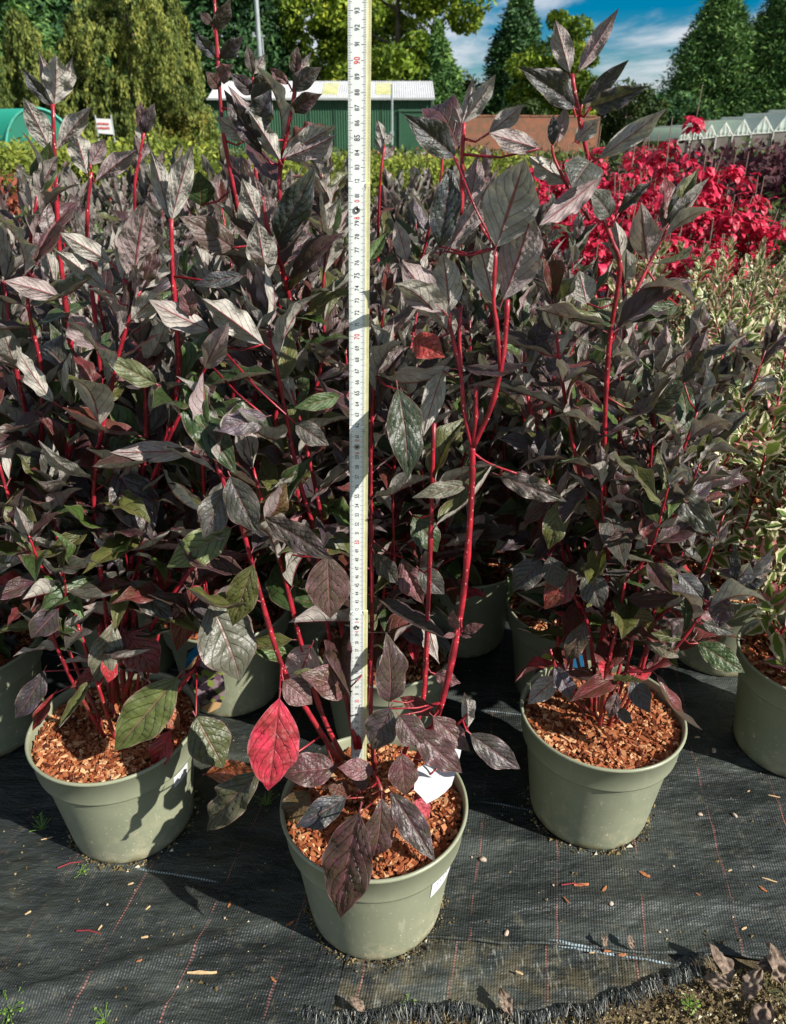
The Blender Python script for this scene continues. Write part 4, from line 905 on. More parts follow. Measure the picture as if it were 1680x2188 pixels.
# crimson one is singled out
KIDS_A = None
A.leaf(972, 335, 862, 243, .585, 62, 'u', (.045, .042, .055), 3, Y1=.57); sprig = A.stem([(985, 460, .60), (988, 400, .60), (988, 330, .60), (992, 262, .60)], .0022, .0014)
for t in [(990, 262, 1060, 158, .60, 40, 'l', GREY, 1, .59), (987, 262, 1012, 160, .60, 32, 'l', GREY, 3, .6), (985, 264, 970, 224, .60, 24, 'l', GREY, 3, .6), (1045, 285, 1122, 222, .59, 40, 'l', GREY, 3, .58), (1155, 318, 1045, 284, .58, 42, 'l', GREY, 1, .57)]: A.leaf(*t[:9], Y1=t[9], under=.8 if t[7][0] > .4 else .15)
rA = random.Random(100)
for (o, sp), f0, k in ((a1b, .3, .6), (a2, .45, .5), (a3, .25, .8), (a4, .55, .7), (a5, .45, .8), (a6, .35, .9), (a7, .3, .9), (sprig, .0, .5)): leaves_on(o, sp, rA, f0, 1, .040, .082, low=False, keep=k*.8, terminal=k > .65)

# ---- plant C, right
C = Plant('right-hand potted dogwood with a tall sprig against the sky', .257, .717, 1, rz=1.)
c1 = C.stem([(1272, 1530, .72), (1270, 1430, .72), (1255, 1330, .72), (1222, 1262, .72), (1195, 1150, .72), (1170, 1020, .72)], .0030, .0015)
c2 = C.stem([(1280, 1530, .72), (1285, 1400, .72), (1300, 1180, .70), (1292, 960, .68), (1302, 740, .67), (1325, 575, .66), (1308, 515, .66), (1285, 450, .66), (1255, 330, .655), (1237, 245, .65), (1222, 158, .65)], .0025, .0015)
c3 = C.stem([(1285, 1530, .73), (1300, 1440, .73), (1332, 1350, .73), (1350, 1180, .73), (1372, 1050, .73), (1402, 900, .74), (1415, 830, .74)], .003, .0014)
c4 = C.stem([(1268, 1530, .73), (1250, 1400, .74), (1235, 1280, .74), (1190, 1060, .74), (1130, 860, .74), (1118, 700, .74)], .0028, .0014)
c5 = C.stem([(1278, 1530, .74), (1290, 1380, .75), (1312, 1200, .76), (1320, 1000, .76), (1330, 800, .76), (1335, 640, .77), (1325, 560, .77)], .003, .0014)
c6 = C.stem([(1290, 1520, .70), (1330, 1440, .68), (1395, 1430, .67), (1460, 1365, .66), (1515, 1290, .66), (1570, 1250, .66)], .0026, .0014)
C.stem([(1275, 1530, .71), (1225, 1490, .70), (1190, 1430, .70), (1175, 1385, .70)], .002, .0015)
c7 = C.stem([(1300, 1180, .70), (1250, 1050, .69), (1215, 900, .69), (1195, 760, .69), (1180, 640, .69)], .002, .0012)
c8 = C.stem([(1350, 1180, .73), (1420, 1040, .71), (1460, 960, .70), (1490, 880, .70)], .002, .0012)
c9 = C.stem([(1302, 740, .67), (1360, 620, .68), (1400, 540, .69), (1430, 480, .69)], .0018, .0011)
c10 = C.stem([(1260, 470, .66), (1215, 400, .65), (1185, 340, .65), (1180, 310, .65)], .0014, .001)
for t in [(1218, 155, 1187, 42, .65, 48, 'l', GREY, 1, .64), (1237, 152, 1323, 17, .65, 44, 'l', GREY, 1, .64), (1222, 215, 1165, 143, .65, 40, 'l', GREY, 1, .64), (1226, 228, 1104, 140, .64, 46, 'u', (.05, .048, .06), 3, .61),
    (1242, 225, 1345, 127, .645, 38, 'u', (.055, .05, .066), 2, .63), (1262, 228, 1386, 184, .64, 44, 'u', (.05, .045, .062), 5, .61), (1278, 340, 1427, 230, .65, 48, 'l', GREY, 3, .62), (1228, 302, 1282, 252, .65, 40, 'l', GREY, 3, .64),
    (1181, 312, 1183, 243, .65, 25, 'u', BLUE, 0, .65), (1192, 305, 1212, 222, .65, 34, 'l', GREY, 3, .65), (1217, 392, 1130, 333, .65, 38, 'l', GREY, 5, .64), (1262, 345, 1222, 402, .645, 56, 'u', (.09, .095, .09), 1, .62),
    (1290, 372, 1152, 482, .64, 44, 'l', GREY, 4, .61), (1305, 462, 1256, 402, .655, 42, 'u', (.12, .12, .115), 1, .64), (1320, 457, 1398, 385, .655, 30, 'u', (.06, .05, .06), 5, .65), (1255, 650, 1238, 578, .67, 54, 'l', (.5, .3, .32), 0, .67),
    (1130, 738, 1190, 678, .70, 42, 'u', (.045, .02, .05), 1, .69), (1450, 652, 1350, 690, .70, 38, 'u', DGRN, 1, .69), (1380, 880, 1466, 820, .69, 56, 'u', (.04, .048, .028), 0, .68), (1460, 818, 1505, 745, .70, 34, 'u', (.06, .035, .05), 2, .69),
    (1425, 1030, 1538, 1152, .68, 60, 'u', (.10, .10, .085), 4, .65), (1155, 1195, 1096, 1262, .70, 58, 'u', (.06, .055, .06), 1, .69), (1172, 1188, 1200, 1260, .70, 48, 'u', GREY, 0, .69), (1228, 1215, 1163, 1302, .70, 60, 'u', (.2, .01, .015), 0, .69),
    (1196, 1065, 1172, 1174, .69, 52, 'u', OLIV, 1, .68), (1255, 1222, 1286, 1302, .69, 60, 'u', GREY, 1, .67), (1345, 1300, 1395, 1360, .69, 52, 'u', (.12, .09, .02), 0, .68), (1250, 1328, 1208, 1415, .69, 42, 'u', (.08, .045, .035), 1, .68),
    (1185, 1424, 1223, 1497, .685, 38, 'u', (.13, .10, .14), 3, .67), (1192, 1448, 1128, 1505, .71, 46, 'l', GREY, 1, .70), (1350, 1448, 1388, 1524, .67, 48, 'u', (.07, .07, .085), 2, .65), (1315, 1512, 1352, 1546, .66, 26, 'u', GREY, 0, .65),
    (1320, 1480, 1300, 1536, .665, 28, 'u', (.12, .05, .06), 1, .65), (1450, 1225, 1502, 1282, .66, 42, 'u', (.10, .10, .115), 1, .65), (1545, 1268, 1535, 1342, .655, 52, 'u', (.075, .03, .06), 2, .64), (1490, 1373, 1592, 1438, .655, 58, 'u', (.05, .09, .022), 0, .63),
    (1378, 1372, 1468, 1406, .67, 32, 'u', (.14, .12, .08), 3, .66), (1570, 1246, 1572, 1160, .66, 18, 'u', BLUE, 0, .66), (1575, 1250, 1640, 1240, .66, 30, 'u', BLUE, 1, .65), (1460, 1365, 1390, 1352, .66, 28, 'u', OLIV, 2, .66),
    (1500, 1330, 1572, 1355, .655, 30, 'u', (.1, .1, .09), 2, .65), (1120, 1120, 1190, 1040, .70, 34, 'u', PLUM, 2, .69), (1390, 1160, 1440, 1080, .70, 44, 'u', (.12, .14, .07), 3, .69), (1300, 1100, 1250, 1070, .69, 36, 'u', BROW, 2, .68)]: C.leaf(*t[:9], Y1=t[9])
rC = random.Random(101)
for (o, sp), f0, f1, k in ((c1, .45, 1, .9), (c2, .30, .72, .8), (c3, .3, 1, .95), (c4, .3, 1, .95), (c5, .3, 1, 1), (c6, .3, 1, .9), (c7, .1, 1, 1), (c8, .1, 1, 1), (c9, .2, 1, 1), (c10, .3, 1, .3)): (k > .5) and leaves_on(o, sp, rC, f0, f1, .034, .066, keep=k*.92, terminal=k > .85 and f1 == 1)

def extra_stems(pl, seed, n, h0, h1, spread, sz=.062, lo=.3, bias=(0, 0)):
    q = random.Random(seed)
    for k in range(n):
        a = 6.28*k/n+q.uniform(-.3, .3); d = spread*q.uniform(.2, 1); b0 = Vector((math.cos(a)*.016, math.sin(a)*.016, .138)); tip = Vector((math.cos(a)*d+bias[0], math.sin(a)*d+bias[1], q.uniform(h0, h1)))
        m1 = b0.lerp(tip, .3)+Vector((math.cos(a)*.02, math.sin(a)*.02, 0)); m2 = b0.lerp(tip, .7)+Vector((q.uniform(-.015, .015), q.uniform(-.01, .01), 0))
        s, sp = stem_part(pl.o, [b0, m1, m2, tip], .0024, .0012, 'stem', 6); leaves_on(s, sp, q, lo, 1, .030, sz)
        for u in range(2):
            i = int(len(sp)*q.uniform(.35, .8)); p = sp[i]; aa = q.random()*6.28; t2 = p+Vector((math.cos(aa)*.05, math.sin(aa)*.05, q.uniform(.06, .15)))
            s2, sp2 = stem_part(pl.o, [p, p.lerp(t2, .45)+Vector((math.cos(aa)*.015, math.sin(aa)*.015, -.006)), t2], .0016, .001, 'stem', 5); leaves_on(s2, sp2, q, .15, 1, .028, sz*.9)
extra_stems(C, 501, 9, .42, .60, .09, .055, .32, (-.01, .04))
# ---- plant B, left
B = Plant('left-hand potted dogwood with dappled pot and red lower leaves', -.336, .697, 1, rz=2.4)
b1 = B.stem([(245, 1500, .71), (235, 1400, .71), (170, 1170, .70), (138, 1040, .70), (152, 930, .69), (155, 870, .69)], .0036, .003)
b2 = B.stem([(268, 1500, .71), (262, 1380, .71), (290, 1120, .70), (310, 960, .70), (312, 850, .70), (300, 740, .70)], .0034, .002)
b3 = B.stem([(240, 1500, .72), (212, 1330, .72), (120, 1120, .72), (60, 900, .72), (30, 760, .72), (8, 600, .73)], .003, .0015)
b4 = B.stem([(255, 1490, .73), (205, 1180, .74), (160, 800, .74), (130, 560, .74), (120, 400, .74), (113, 222, .74)], .003, .0016)
b5 = B.stem([(275, 1490, .72), (300, 1180, .70), (375, 850, .69), (378, 700, .68), (369, 590, .68), (366, 468, .68)], .0028, .0018)
b6 = B.stem([(250, 1490, .74), (240, 1200, .77), (215, 800, .78), (190, 560, .79), (186, 470, .79), (195, 368, .79)], .0026, .0015)
b7 = B.stem([(262, 1490, .70), (330, 1330, .69), (430, 1180, .68), (437, 1080, .68), (430, 960, .68)], .0028, .0016)
b8 = B.stem([(275, 1530, .69), (350, 1500, .68), (420, 1420, .68), (440, 1330, .68), (438, 1240, .68)], .003, .002)
b9 = B.stem([(245, 1490, .69), (225, 1300, .68), (200, 1050, .67), (240, 820, .66), (270, 700, .66), (300, 620, .66)], .0026, .0014)
b10 = B.stem([(290, 1120, .70), (350, 960, .68), (420, 820, .67), (470, 740, .67)], .002, .0013)
b11 = B.stem([(120, 1120, .72), (90, 960, .71), (90, 800, .71), (60, 650, .71), (65, 520, .71), (80, 420, .71)], .0022, .0013)
PALE = (.20, .19, .16)
for t in [(116, 224, 118, 116, .74, 64, 'l', GREY, 5, .73), (118, 221, 155, 120, .745, 36, 'l', GREY, 3, .745), (113, 221, 82, 107, .745, 36, 'l', GREY, 3, .745), (110, 226, 45, 141, .74, 34, 'u', BLUE, 3, .73), (112, 328, 50, 208, .74, 56, 'l', GREY, 0, .72),
    (122, 320, 196, 228, .74, 34, 'l', GREY, 3, .73), (186, 372, 160, 278, .79, 56, 'l', GREY, 5, .78), (193, 352, 224, 296, .79, 32, 'l', GREY, 1, .79), (204, 388, 293, 320, .79, 34, 'l', (.3, .25, .25), 3, .78),
    (367, 470, 412, 310, .68, 50, 'l', GREY, 1, .67), (363, 468, 319, 312, .685, 44, 'l', GREY, 3, .68), (364, 462, 348, 345, .69, 36, 'l', GREY, 3, .7), (285, 606, 312, 430, .66, 74, 'l', GREY, 0, .64), (262, 600, 300, 436, .67, 56, 'l', GREY, 1, .66),
    (238, 562, 128, 497, .68, 46, 'l', GREY, 1, .66), (230, 620, 112, 530, .68, 44, 'l', GREY, 3, .66), (130, 635, 8, 600, .68, 50, 'l', (.3, .2, .22), 1, .66), (448, 705, 318, 640, .665, 58, 'l', GREY, 1, .64), (565, 737, 432, 638, .655, 60, 'l', GREY, 5, .63),
    (300, 700, 300, 622, .67, 52, 'l', GREY, 5, .66), (205, 745, 150, 668, .67, 62, 'l', GREY, 5, .66), (115, 860, 35, 738, .69, 40, 'l', GREY, 4, .67), (335, 820, 218, 760, .665, 48, 'u', (.16, .18, .09), 1, .64), (385, 848, 507, 1015, .64, 76, 'u', (.03, .06, .02), 4, .61),
    (413, 965, 235, 967, .655, 48, 'l', GREY, 0, .64), (250, 1000, 325, 1150, .68, 100, 'u', (.055, .032, .05), 0, .66), (570, 890, 455, 920, .62, 56, 'u', (.15, .11, .14), 4, .60), (632, 905, 704, 952, .62, 46, 'u', (.14, .12, .11), 1, .61), (726, 846, 628, 872, .62, 34, 'u', (.06, .11, .03), 1, .60),
    (520, 590, 414, 610, .66, 34, 'u', BLUE, 1, .65), (410, 675, 396, 605, .66, 40, 'u', MAUV, 1, .66), (80, 1098, 0, 1226, .69, 56, 'l', (.5, .25, .28), 4, .67), (95, 1432, 33, 1536, .69, 46, 'u', (.05, .035, .055), 1, .67), (495, 1128, 356, 1212, .64, 74, 'u', (.16, .20, .07), 0, .62),
    (450, 1290, 514, 1455, .625, 122, 'u', (.13, .125, .10), 1, .60), (640, 1400, 525, 1380, .68, 44, 'u', GREN, 1, .67), (380, 1446, 244, 1605, .64, 92, 'u', (.115, .14, .04), 0, .61), (418, 1530, 478, 1642, .62, 88, 'u', (.075, .085, .03), 0, .60),
    (242, 1330, 203, 1458, .67, 58, 'u', (.17, .165, .12), 1, .65), (268, 1350, 338, 1440, .68, 78, 'u', (.22, .012, .02), 0, .67), (252, 1405, 150, 1470, .68, 34, 'u', (.30, .02, .03), 2, .66), (280, 1240, 370, 1326, .67, 58, 'u', (.06, .055, .05), 2, .65),
    (412, 1250, 378, 1392, .67, 52, 'u', (.16, .01, .018), 0, .66), (368, 1560, 330, 1646, .655, 44, 'u', (.45, .015, .03), 3, .64), (118, 1480, 70, 1562, .68, 20, 'u', (.3, .02, .03), 3, .67), (110, 1070, 160, 1200, .70, 60, 'u', DGRN, 1, .69),
    (205, 1125, 240, 1180, .67, 38, 'l', (.4, .4, .35), 3, .66), (165, 1240, 60, 1245, .69, 28, 'u', GREY, 2, .68), (330, 1500, 385, 1560, .68, 44, 'u', ORNG, 1, .67), (100, 980, 30, 960, .69, 44, 'u', BLUE, 1, .68), (360, 480, 380, 420, .69, 30, 'u', DGRN, 0, .69)]: B.leaf(*t[:9], Y1=t[9])
rB = random.Random(102)
for (o, sp), f0, f1, k in ((b1, .35, 1, .9), (b2, .35, 1, .9), (b3, .3, 1, .9), (b4, .3, .66, .8), (b5, .4, .8, .6), (b6, .3, .75, .8), (b7, .4, 1, .8), (b8, .6, 1, .3), (b9, .3, 1, .9), (b10, .1, 1, .9), (b11, .1, .95, .9)): leaves_on(o, sp, rB, f0, f1, .036, .076, keep=k*.95, terminal=k > .82 and f1 > .9)

extra_stems(B, 502, 6, .45, .66, .14, .066, .35, (-.02, .05))
# ---- potted dogwoods close behind, each grown on its own
def dogwood(label, X, Y, h, seed, nst=8, spread=.16, mul=2, size=.070, f0=.07, gap=.030, group='dark-leaved dogwoods', rzm=0, variants=None, tall=None, branch=True):
    q = random.Random(seed); o = potted('potted_dogwood', label, X, Y, q.random()*6, mul, group)
    for k in range(nst):
        a = 6.28*k/nst+q.uniform(-.35, .35); d = spread*q.uniform(.2, 1.05); hh = h*q.uniform(.78, 1.04)
        if tall and k < tall[0]: hh = tall[1]*q.uniform(.93, 1)
        b0 = Vector((math.cos(a)*.018, math.sin(a)*.018, .138)); tip = Vector((math.cos(a)*d, math.sin(a)*d, hh))
        m1 = b0.lerp(tip, .35)+Vector((math.cos(a)*.03, math.sin(a)*.03, 0))+Vector((q.uniform(-.012, .012), q.uniform(-.012, .012), 0)); m2 = b0.lerp(tip, .72)+Vector((math.cos(a)*.02+q.uniform(-.012, .012), q.uniform(-.012, .012), 0))
        s, sp = stem_part(o, [b0, m1, m2, tip], .0027, .0013, 'stem', 6); leaves_on(s, sp, q, f0, 1, gap, size, variants)
        if branch:
            i = int(len(sp)*q.uniform(.4, .75)); p = sp[i]; aa = a+q.uniform(-1.2, 1.2); t2 = p+Vector((math.cos(aa)*.06, math.sin(aa)*.06, q.uniform(.1, .2)))
            s2, sp2 = stem_part(o, [p, p.lerp(t2, .45)+Vector((math.cos(aa)*.02, math.sin(aa)*.02, -.01)), t2], .002, .0012, 'stem', 5); leaves_on(s2, sp2, q, .2, 1, gap, size*.9, variants)
    return o
E = dogwood('dogwood in the shadowed pot cut by the left edge', -.600, .86, .60, 71, 10, .16)
Fp = dogwood('dogwood in the pot behind the left one, picture label in front', -.255, .955, .64, 72, 11, .15)
# Gp = dogwood('dogwood directly behind the measured plant, hidden by its stems', -.01, .86, .62, 73, 8, .14)
Hp = dogwood('dogwood in the pot half seen behind the right-hand pot', .272, .955, .58, 74, 10, .15)
# tall shoot cluster left of the ruler
Tp = dogwood('dogwood with the tallest shoots left of the ruler', -.13, 1.12, .62, 75, 9, .13, tall=(2, .78))
T2 = Plant('dogwood with one long shoot reaching the top of the photo', -.01, .86, 2)
t1 = T2.stem([(824, 1425, .86), (730, 1180, .84), (570, 1100, .80), (545, 800, .80), (520, 520, .79), (480, 300, .78), (468, 170, .78), (458, -10, .78)], .003, .0014)
t2 = T2.stem([(800, 1425, .86), (730, 1180, .84), (600, 1000, .80), (598, 700, .80), (598, 440, .78), (600, 350, .78), (622, 245, .77), (640, 130, .77)], .0032, .0016)
t3 = T2.stem([(800, 1425, .86), (730, 1180, .84), (640, 1100, .81), (640, 800, .80), (610, 600, .76), (575, 500, .74), (560, 420, .74)], .003, .0018)
t4 = T2.stem([(812, 1425, .86), (730, 1180, .84), (600, 1000, .83), (570, 600, .83), (545, 350, .83), (541, 215, .83), (541, 165, .83)], .0026, .0014)
t5 = T2.stem([(812, 1425, .86), (730, 1180, .84), (650, 1000, .80), (690, 760, .80), (690, 620, .80), (700, 520, .80)], .0026, .0014)
t6 = T2.stem([(800, 1425, .86), (730, 1180, .84), (520, 1000, .79), (505, 760, .78), (525, 600, .78), (528, 520, .78)], .0026, .0014)
for t in [(460, 62, 492, -4, .78, 34, 'u', (.07, .05, .055), 1, .77), (455, 52, 427, 28, .78, 22, 'u', PLUM, 1, .78), (460, 122, 414, 66, .78, 34, 'u', BLUE, 3, .77), (472, 124, 522, 76, .78, 30, 'u', PURP, 3, .77), (468, 172, 498, 138, .78, 30, 'u', MAUV, 5, .77),
    (470, 190, 440, 152, .78, 30, 'u', (.09, .03, .035), 1, .77), (541, 160, 528, 95, .83, 26, 'u', (.06, .04, .04), 1, .83), (543, 158, 568, 113, .83, 24, 'l', GREY, 3, .83), (545, 200, 492, 156, .83, 36, 'u', PURP, 1, .82), (547, 198, 570, 146, .83, 34, 'u', GREY, 3, .82),
    (625, 192, 688, 144, .77, 38, 'u', (.085, .07, .075), 1, .76), (622, 236, 690, 200, .77, 34, 'u', PLUM, 3, .76), (632, 165, 636, 98, .77, 30, 'u', PLUM, 1, .77), (634, 165, 666, 112, .77, 22, 'l', GREY, 3, .77), (618, 180, 575, 142, .77, 24, 'u', MAUV, 3, .77),
    (602, 342, 720, 268, .77, 44, 'l', GREY, 1, .75), (606, 338, 722, 286, .765, 42, 'l', GREY, 3, .745), (595, 338, 487, 182, .77, 50, 'l', GREY, 4, .76), (560, 330, 478, 190, .775, 48, 'u', PURP, 5, .77), (530, 300, 462, 250, .78, 44, 'l', GREY, 1, .77),
    (600, 345, 530, 235, .765, 42, 'l', GREY, 5, .75), (565, 500, 517, 380, .74, 50, 'l', GREY, 1, .72), (573, 508, 540, 372, .745, 58, 'l', GREY, 0, .74), (596, 525, 675, 352, .74, 68, 'u', (.04, .05, .055), 1, .72), (572, 600, 548, 470, .72, 62, 'l', GREY, 0, .70),
    (540, 220, 582, 175, .775, 46, 'u', BLUE, 3, .77), (540, 280, 580, 190, .77, 56, 'u', BLUE, 5, .76), (430, 440, 425, 365, .80, 60, 'u', DGRN, 0, .79), (500, 530, 382, 462, .72, 62, 'u', (.14, .09, .085), 1, .69), (640, 560, 700, 500, .76, 30, 'l', GREY, 3, .75)]: T2.leaf(*t[:9], Y1=t[9])
rT = random.Random(103)
for (o, sp), f0, f1, k in ((t1, .3, .72, .8), (t2, .3, .9, .85), (t3, .3, .95, .9), (t4, .3, .85, .8), (t5, .3, 1, 1), (t6, .3, 1, 1)): leaves_on(o, sp, rT, f0, f1, .034, .075, keep=k, terminal=k == 1)

T3 = Plant('dogwood with a lone upright shoot seen against the lime shrubs', -.42, 1.28, 2)
u1 = T3.stem([(335, 1000, 1.28), (310, 760, 1.25), (288, 440, 1.2), (298, 340, 1.2), (308, 284, 1.2)], .003, .0016)
u2 = T3.stem([(335, 1000, 1.28), (350, 760, 1.28), (395, 560, 1.28)], .003, .0016); u3 = T3.stem([(335, 1000, 1.28), (260, 760, 1.28), (240, 560, 1.28)], .003, .0016)
for t in [(308, 284, 300, 216, 1.2, 28, 'u', PLUM, 1, 1.2), (310, 284, 330, 220, 1.2, 28, 'u', PURP, 1, 1.2), (306, 300, 296, 262, 1.2, 26, 'l', GREY, 0, 1.2), (300, 340, 318, 300, 1.2, 20, 'l', MAUV, 3, 1.2)]: T3.leaf(*t[:9], Y1=t[9])
T4 = Plant('dogwood with grey shoots rising just right of the ruler', -.03, 1.40, 2)
w1 = T4.stem([(800, 1000, 1.40), (806, 600, 1.35), (812, 400, 1.3), (822, 310, 1.3)], .003, .0016); w2 = T4.stem([(800, 1000, 1.40), (880, 640, 1.35), (935, 420, 1.3), (950, 292, 1.3)], .003, .0015); w3 = T4.stem([(800, 1000, 1.40), (740, 640, 1.35), (720, 480, 1.3)], .003, .0015)
for t in [(822, 308, 806, 255, 1.3, 24, 'l', GREY, 1, 1.3), (823, 308, 838, 286, 1.3, 18, 'l', GREY, 0, 1.3), (820, 330, 800, 290, 1.3, 20, 'l', GREY, 3, 1.3), (818, 340, 846, 312, 1.3, 22, 'l', GREY, 1, 1.3), (950, 290, 938, 230, 1.3, 20, 'u', PURP, 1, 1.3), (951, 290, 968, 245, 1.3, 18, 'l', GREY, 3, 1.3)]: T4.leaf(*t[:9], Y1=t[9])
rU = random.Random(104)
for (o, sp), f1 in ((u1, .75), (u2, 1), (u3, 1), (w1, .75), (w2, .8), (w3, 1)): leaves_on(o, sp, rU, .25, f1, .034, .072, terminal=f1 == 1)
extra_stems(T2, 503, 9, .45, .64, .12, .062, .15, (.03, .02))
# rows behind: prototypes copied about
protos = [(dogwood('dark-leaved dogwood in the dense rows behind', -.44, 1.02, .59, 81, 11, .15, group='dogwoods in the dense rows'), (-.44, 1.02)),
          (dogwood('dark-leaved dogwood in the dense rows behind', .12, 1.10, .57, 82, 11, .15, group='dogwoods in the dense rows'), (.12, 1.10)),
          (dogwood('dark-leaved dogwood in the dense rows behind', .38, 1.14, .52, 83, 11, .15, group='dogwoods in the dense rows'), (.38, 1.14))]
R2 = random.Random(33)
spots = []
y = 1.05; row = 0
while y < 2.05:
    lim = .52*(.9*y+.25)+.12; x = -lim - (.15 if row % 2 else 0)
    while x < min(lim, .27*y-.01):
        X, Y_ = x+R2.uniform(-.03, .03), y+R2.uniform(-.03, .03)
        if all((X-a)**2+(Y_-b)**2 > .035 for a, b in ((-.44, 1.02), (.12, 1.10), (.38, 1.14), (-.13, 1.10), (-.255, .955), (.272, .955), (.55, 1.05), (-.42, 1.28), (-.03, 1.40))): spots.append((X, Y_))
        x += .27
    y += .17; row += 1
for i, (X, Y_) in enumerate(spots):
    src = protos[R2.randrange(3)][0]; c = copy_tree(src); c.location = (X, Y_, .004); c.rotation_euler = (0, 0, R2.random()*6.28); c.scale = (1, 1, R2.uniform(.9, 1.08)*(.80 if X > .16*Y_ else 1))
# rows farther still: each plant is pot, stems and joined foliage
def far_dogwood_mesh(seed):
    q = random.Random(seed); m = MB(); items = []
    class Cap: pass
    for k in range(9):
        a = q.random()*6.28; d = .16*q.random(); hh = .60*q.uniform(.75, 1.08); b0 = Vector((0, 0, .136)); tip = Vector((math.cos(a)*d, math.sin(a)*d, hh)); m.tube([b0, b0.lerp(tip, .5)+Vector((math.cos(a)*.02, math.sin(a)*.02, 0)), tip], [.003, .002, .0012], 4)
        z = .25
        while z < hh:
            p = b0.lerp(tip, (z-.136)/(hh-.136)); f = z/hh
            for s in (0, math.pi):
                phi = q.random()*6.28; al = (1.3-.9*f)*q.uniform(.7, 1.2); out = Vector((math.cos(phi), math.sin(phi), 0)); dr = out*math.sin(al)+Vector((0, 0, math.cos(al))); L = .08*q.uniform(.7, 1.2)
                items.append((leaf_matrix(p, p+dr*L, Vector((0, 0, math.sin(al)))-out*math.cos(al), q.uniform(.35, .55)), FV[q.randrange(8)]))
            z += .022
    return m, items
far = []
for s in range(3):
    m, it = far_dogwood_mesh(300+s); P0 = at((420, 700, 1000)[s], 460, 2.15)
    o = thing('potted_dogwood', 'distant dark dogwood in the rearmost rows', 'potted shrub', (P0.x, 2.2, .004), 0, 'dogwoods in the rearmost rows'); link('pot', ME_POT, o); m.build('stems', M_STEM, o); fo = joined_leaves('foliage', it, M_LEAF, o); fo.color = (.07, .04, .045, .8); far.append(o)
y = 2.2; row = 0
while y < 3.6:
    lim = .52*(.9*y+.2)+.1; x = -lim-(.14 if row % 2 else 0)
    while x < min(lim, .13*y):
        if not any(abs(x-f.location.x) < .15 and abs(y-f.location.y) < .1 for f in far):
            c = copy_tree(far[R2.randrange(3)]); c.location = (x+R2.uniform(-.04, .04), y+R2.uniform(-.04, .04), .004); c.rotation_euler = (0, 0, R2.random()*6.28); c.scale = (1, 1, R2.uniform(.85, 1.12))
            for ch in KIDS[c]: ch.color = random.Random(int(x*999)).choice([(.07, .04, .045, .8), (.05, .06, .03, .8), (.08, .06, .06, .7)])
        x += .28
    y += .2; row += 1

# ------------------------------------------------------------------ labels in and on the pots
PAPER = simple('white_card', (.60, .61, .63), .5, .03, 8); INKF = simple('faint_grey_print', (.33, .34, .37), .6, .05)
def flat_poly(name, pts, thick, mat, parent, c=Vector((0, 0, 0))):
    P = [Vector(p)-c for p in pts]; n = (P[1]-P[0]).cross(P[2]-P[0]).normalized()*thick; k = len(P)
    m = MB(); m.add(P, [tuple(range(k))]); m.add([p+n for p in P], [tuple(range(k))[::-1]])
    m.v = m.v; m.add(P+[p+n for p in P], [(i, (i+1) % k, k+(i+1) % k, k+i) for i in range(k)]); return m.build(name, mat, parent)
# card tucked in the measured pot: a tilted plane through three points
q0, q1, q2 = at(985, 1599, .60), at(912, 1716, .525), at(889, 1650, .56)
cn = (q1-q0).cross(q2-q0).normalized()
def onplane(px, py, p, n):
    d = ray(px, py); o_ = Vector((0, 0, CAM_H)); return o_+d*((p-o_).dot(n)/d.dot(n))
if cn.y > 0: cn = -cn
lab = [(980, 1597), (986, 1601), (984, 1612), (974, 1650), (965, 1678), (952, 1692), (935, 1705), (912, 1717), (898, 1700), (885, 1688), (888, 1645), (918, 1626), (950, 1608)]
o = thing('plant_label', 'white printed card label stuck in the front pot at right', 'label', tuple(q1)); cc = Vector(q1)
flat_poly('card', [onplane(*p, q0, cn) for p in lab], .0004, PAPER, o, cc)
m = MB()
for (xa, ya, xb, yb) in ((901, 1673, 945, 1655), (899, 1681, 948, 1660), (903, 1686, 938, 1672), (905, 1692, 935, 1680), (925, 1640, 940, 1632), (900, 1668, 930, 1655), (908, 1706, 920, 1700)):
    t = 0
    while t < 1:
        w = R2.uniform(.05, .16); a_ = onplane(xa+(xb-xa)*t, ya+(yb-ya)*t, q0+cn*.0003, cn); b_ = onplane(xa+(xb-xa)*min(1, t+w), ya+(yb-ya)*min(1, t+w), q0+cn*.0003, cn); dn = Vector((0, .0002, .0005)); dn -= cn*dn.dot(cn)
        m.add([a_-cc-dn, b_-cc-dn, b_-cc+dn, a_-cc+dn], [(0, 1, 2, 3)]); t += w+.04
m.build('faint_print', INKF, o)
# sticker on the front pot wall
def pot_sticker(label, X, Y, a0, a1, z0, z1):
    o = thing('pot_sticker', label, 'sticker', (X, Y, .004)); m = MB(); K = 8; vs = []
    rad = lambda z: .0755+(z/1.112-.008)/.096*.013+.0006
    for i in range(K+1):
        a = a0+(a1-a0)*i/K
        for z in (z0, z1): vs.append((rad(z)*math.cos(a), rad(z)*math.sin(a), z))
    m.add(vs, [(2*i, 2*i+2, 2*i+3, 2*i+1) for i in range(K)]); m.build('sticker_sheet', PAPER, o)
    m = MB()
    for i in range(5):
        a = a0+(a1-a0)*(.18+.13*i); z = (z0+z1)/2+.002; vs = [((rad(zz)+.0002)*math.cos(aa), (rad(zz)+.0002)*math.sin(aa), zz) for aa, zz in ((a, z-.0016), (a+.02, z-.0016), (a+.02, z+.0012), (a, z+.0012))]; m.add(vs, [(0, 1, 2, 3)])
    m.build('faint_print', INKF, o)
pot_sticker('white sticker on the front of the measured pot', -.02, .578, math.radians(-47), math.radians(-18), .086, .1125)
pot_sticker('pale sticker on the shaded side of the left pot', -.336, .697, math.radians(-30), math.radians(-12), .095, .114)
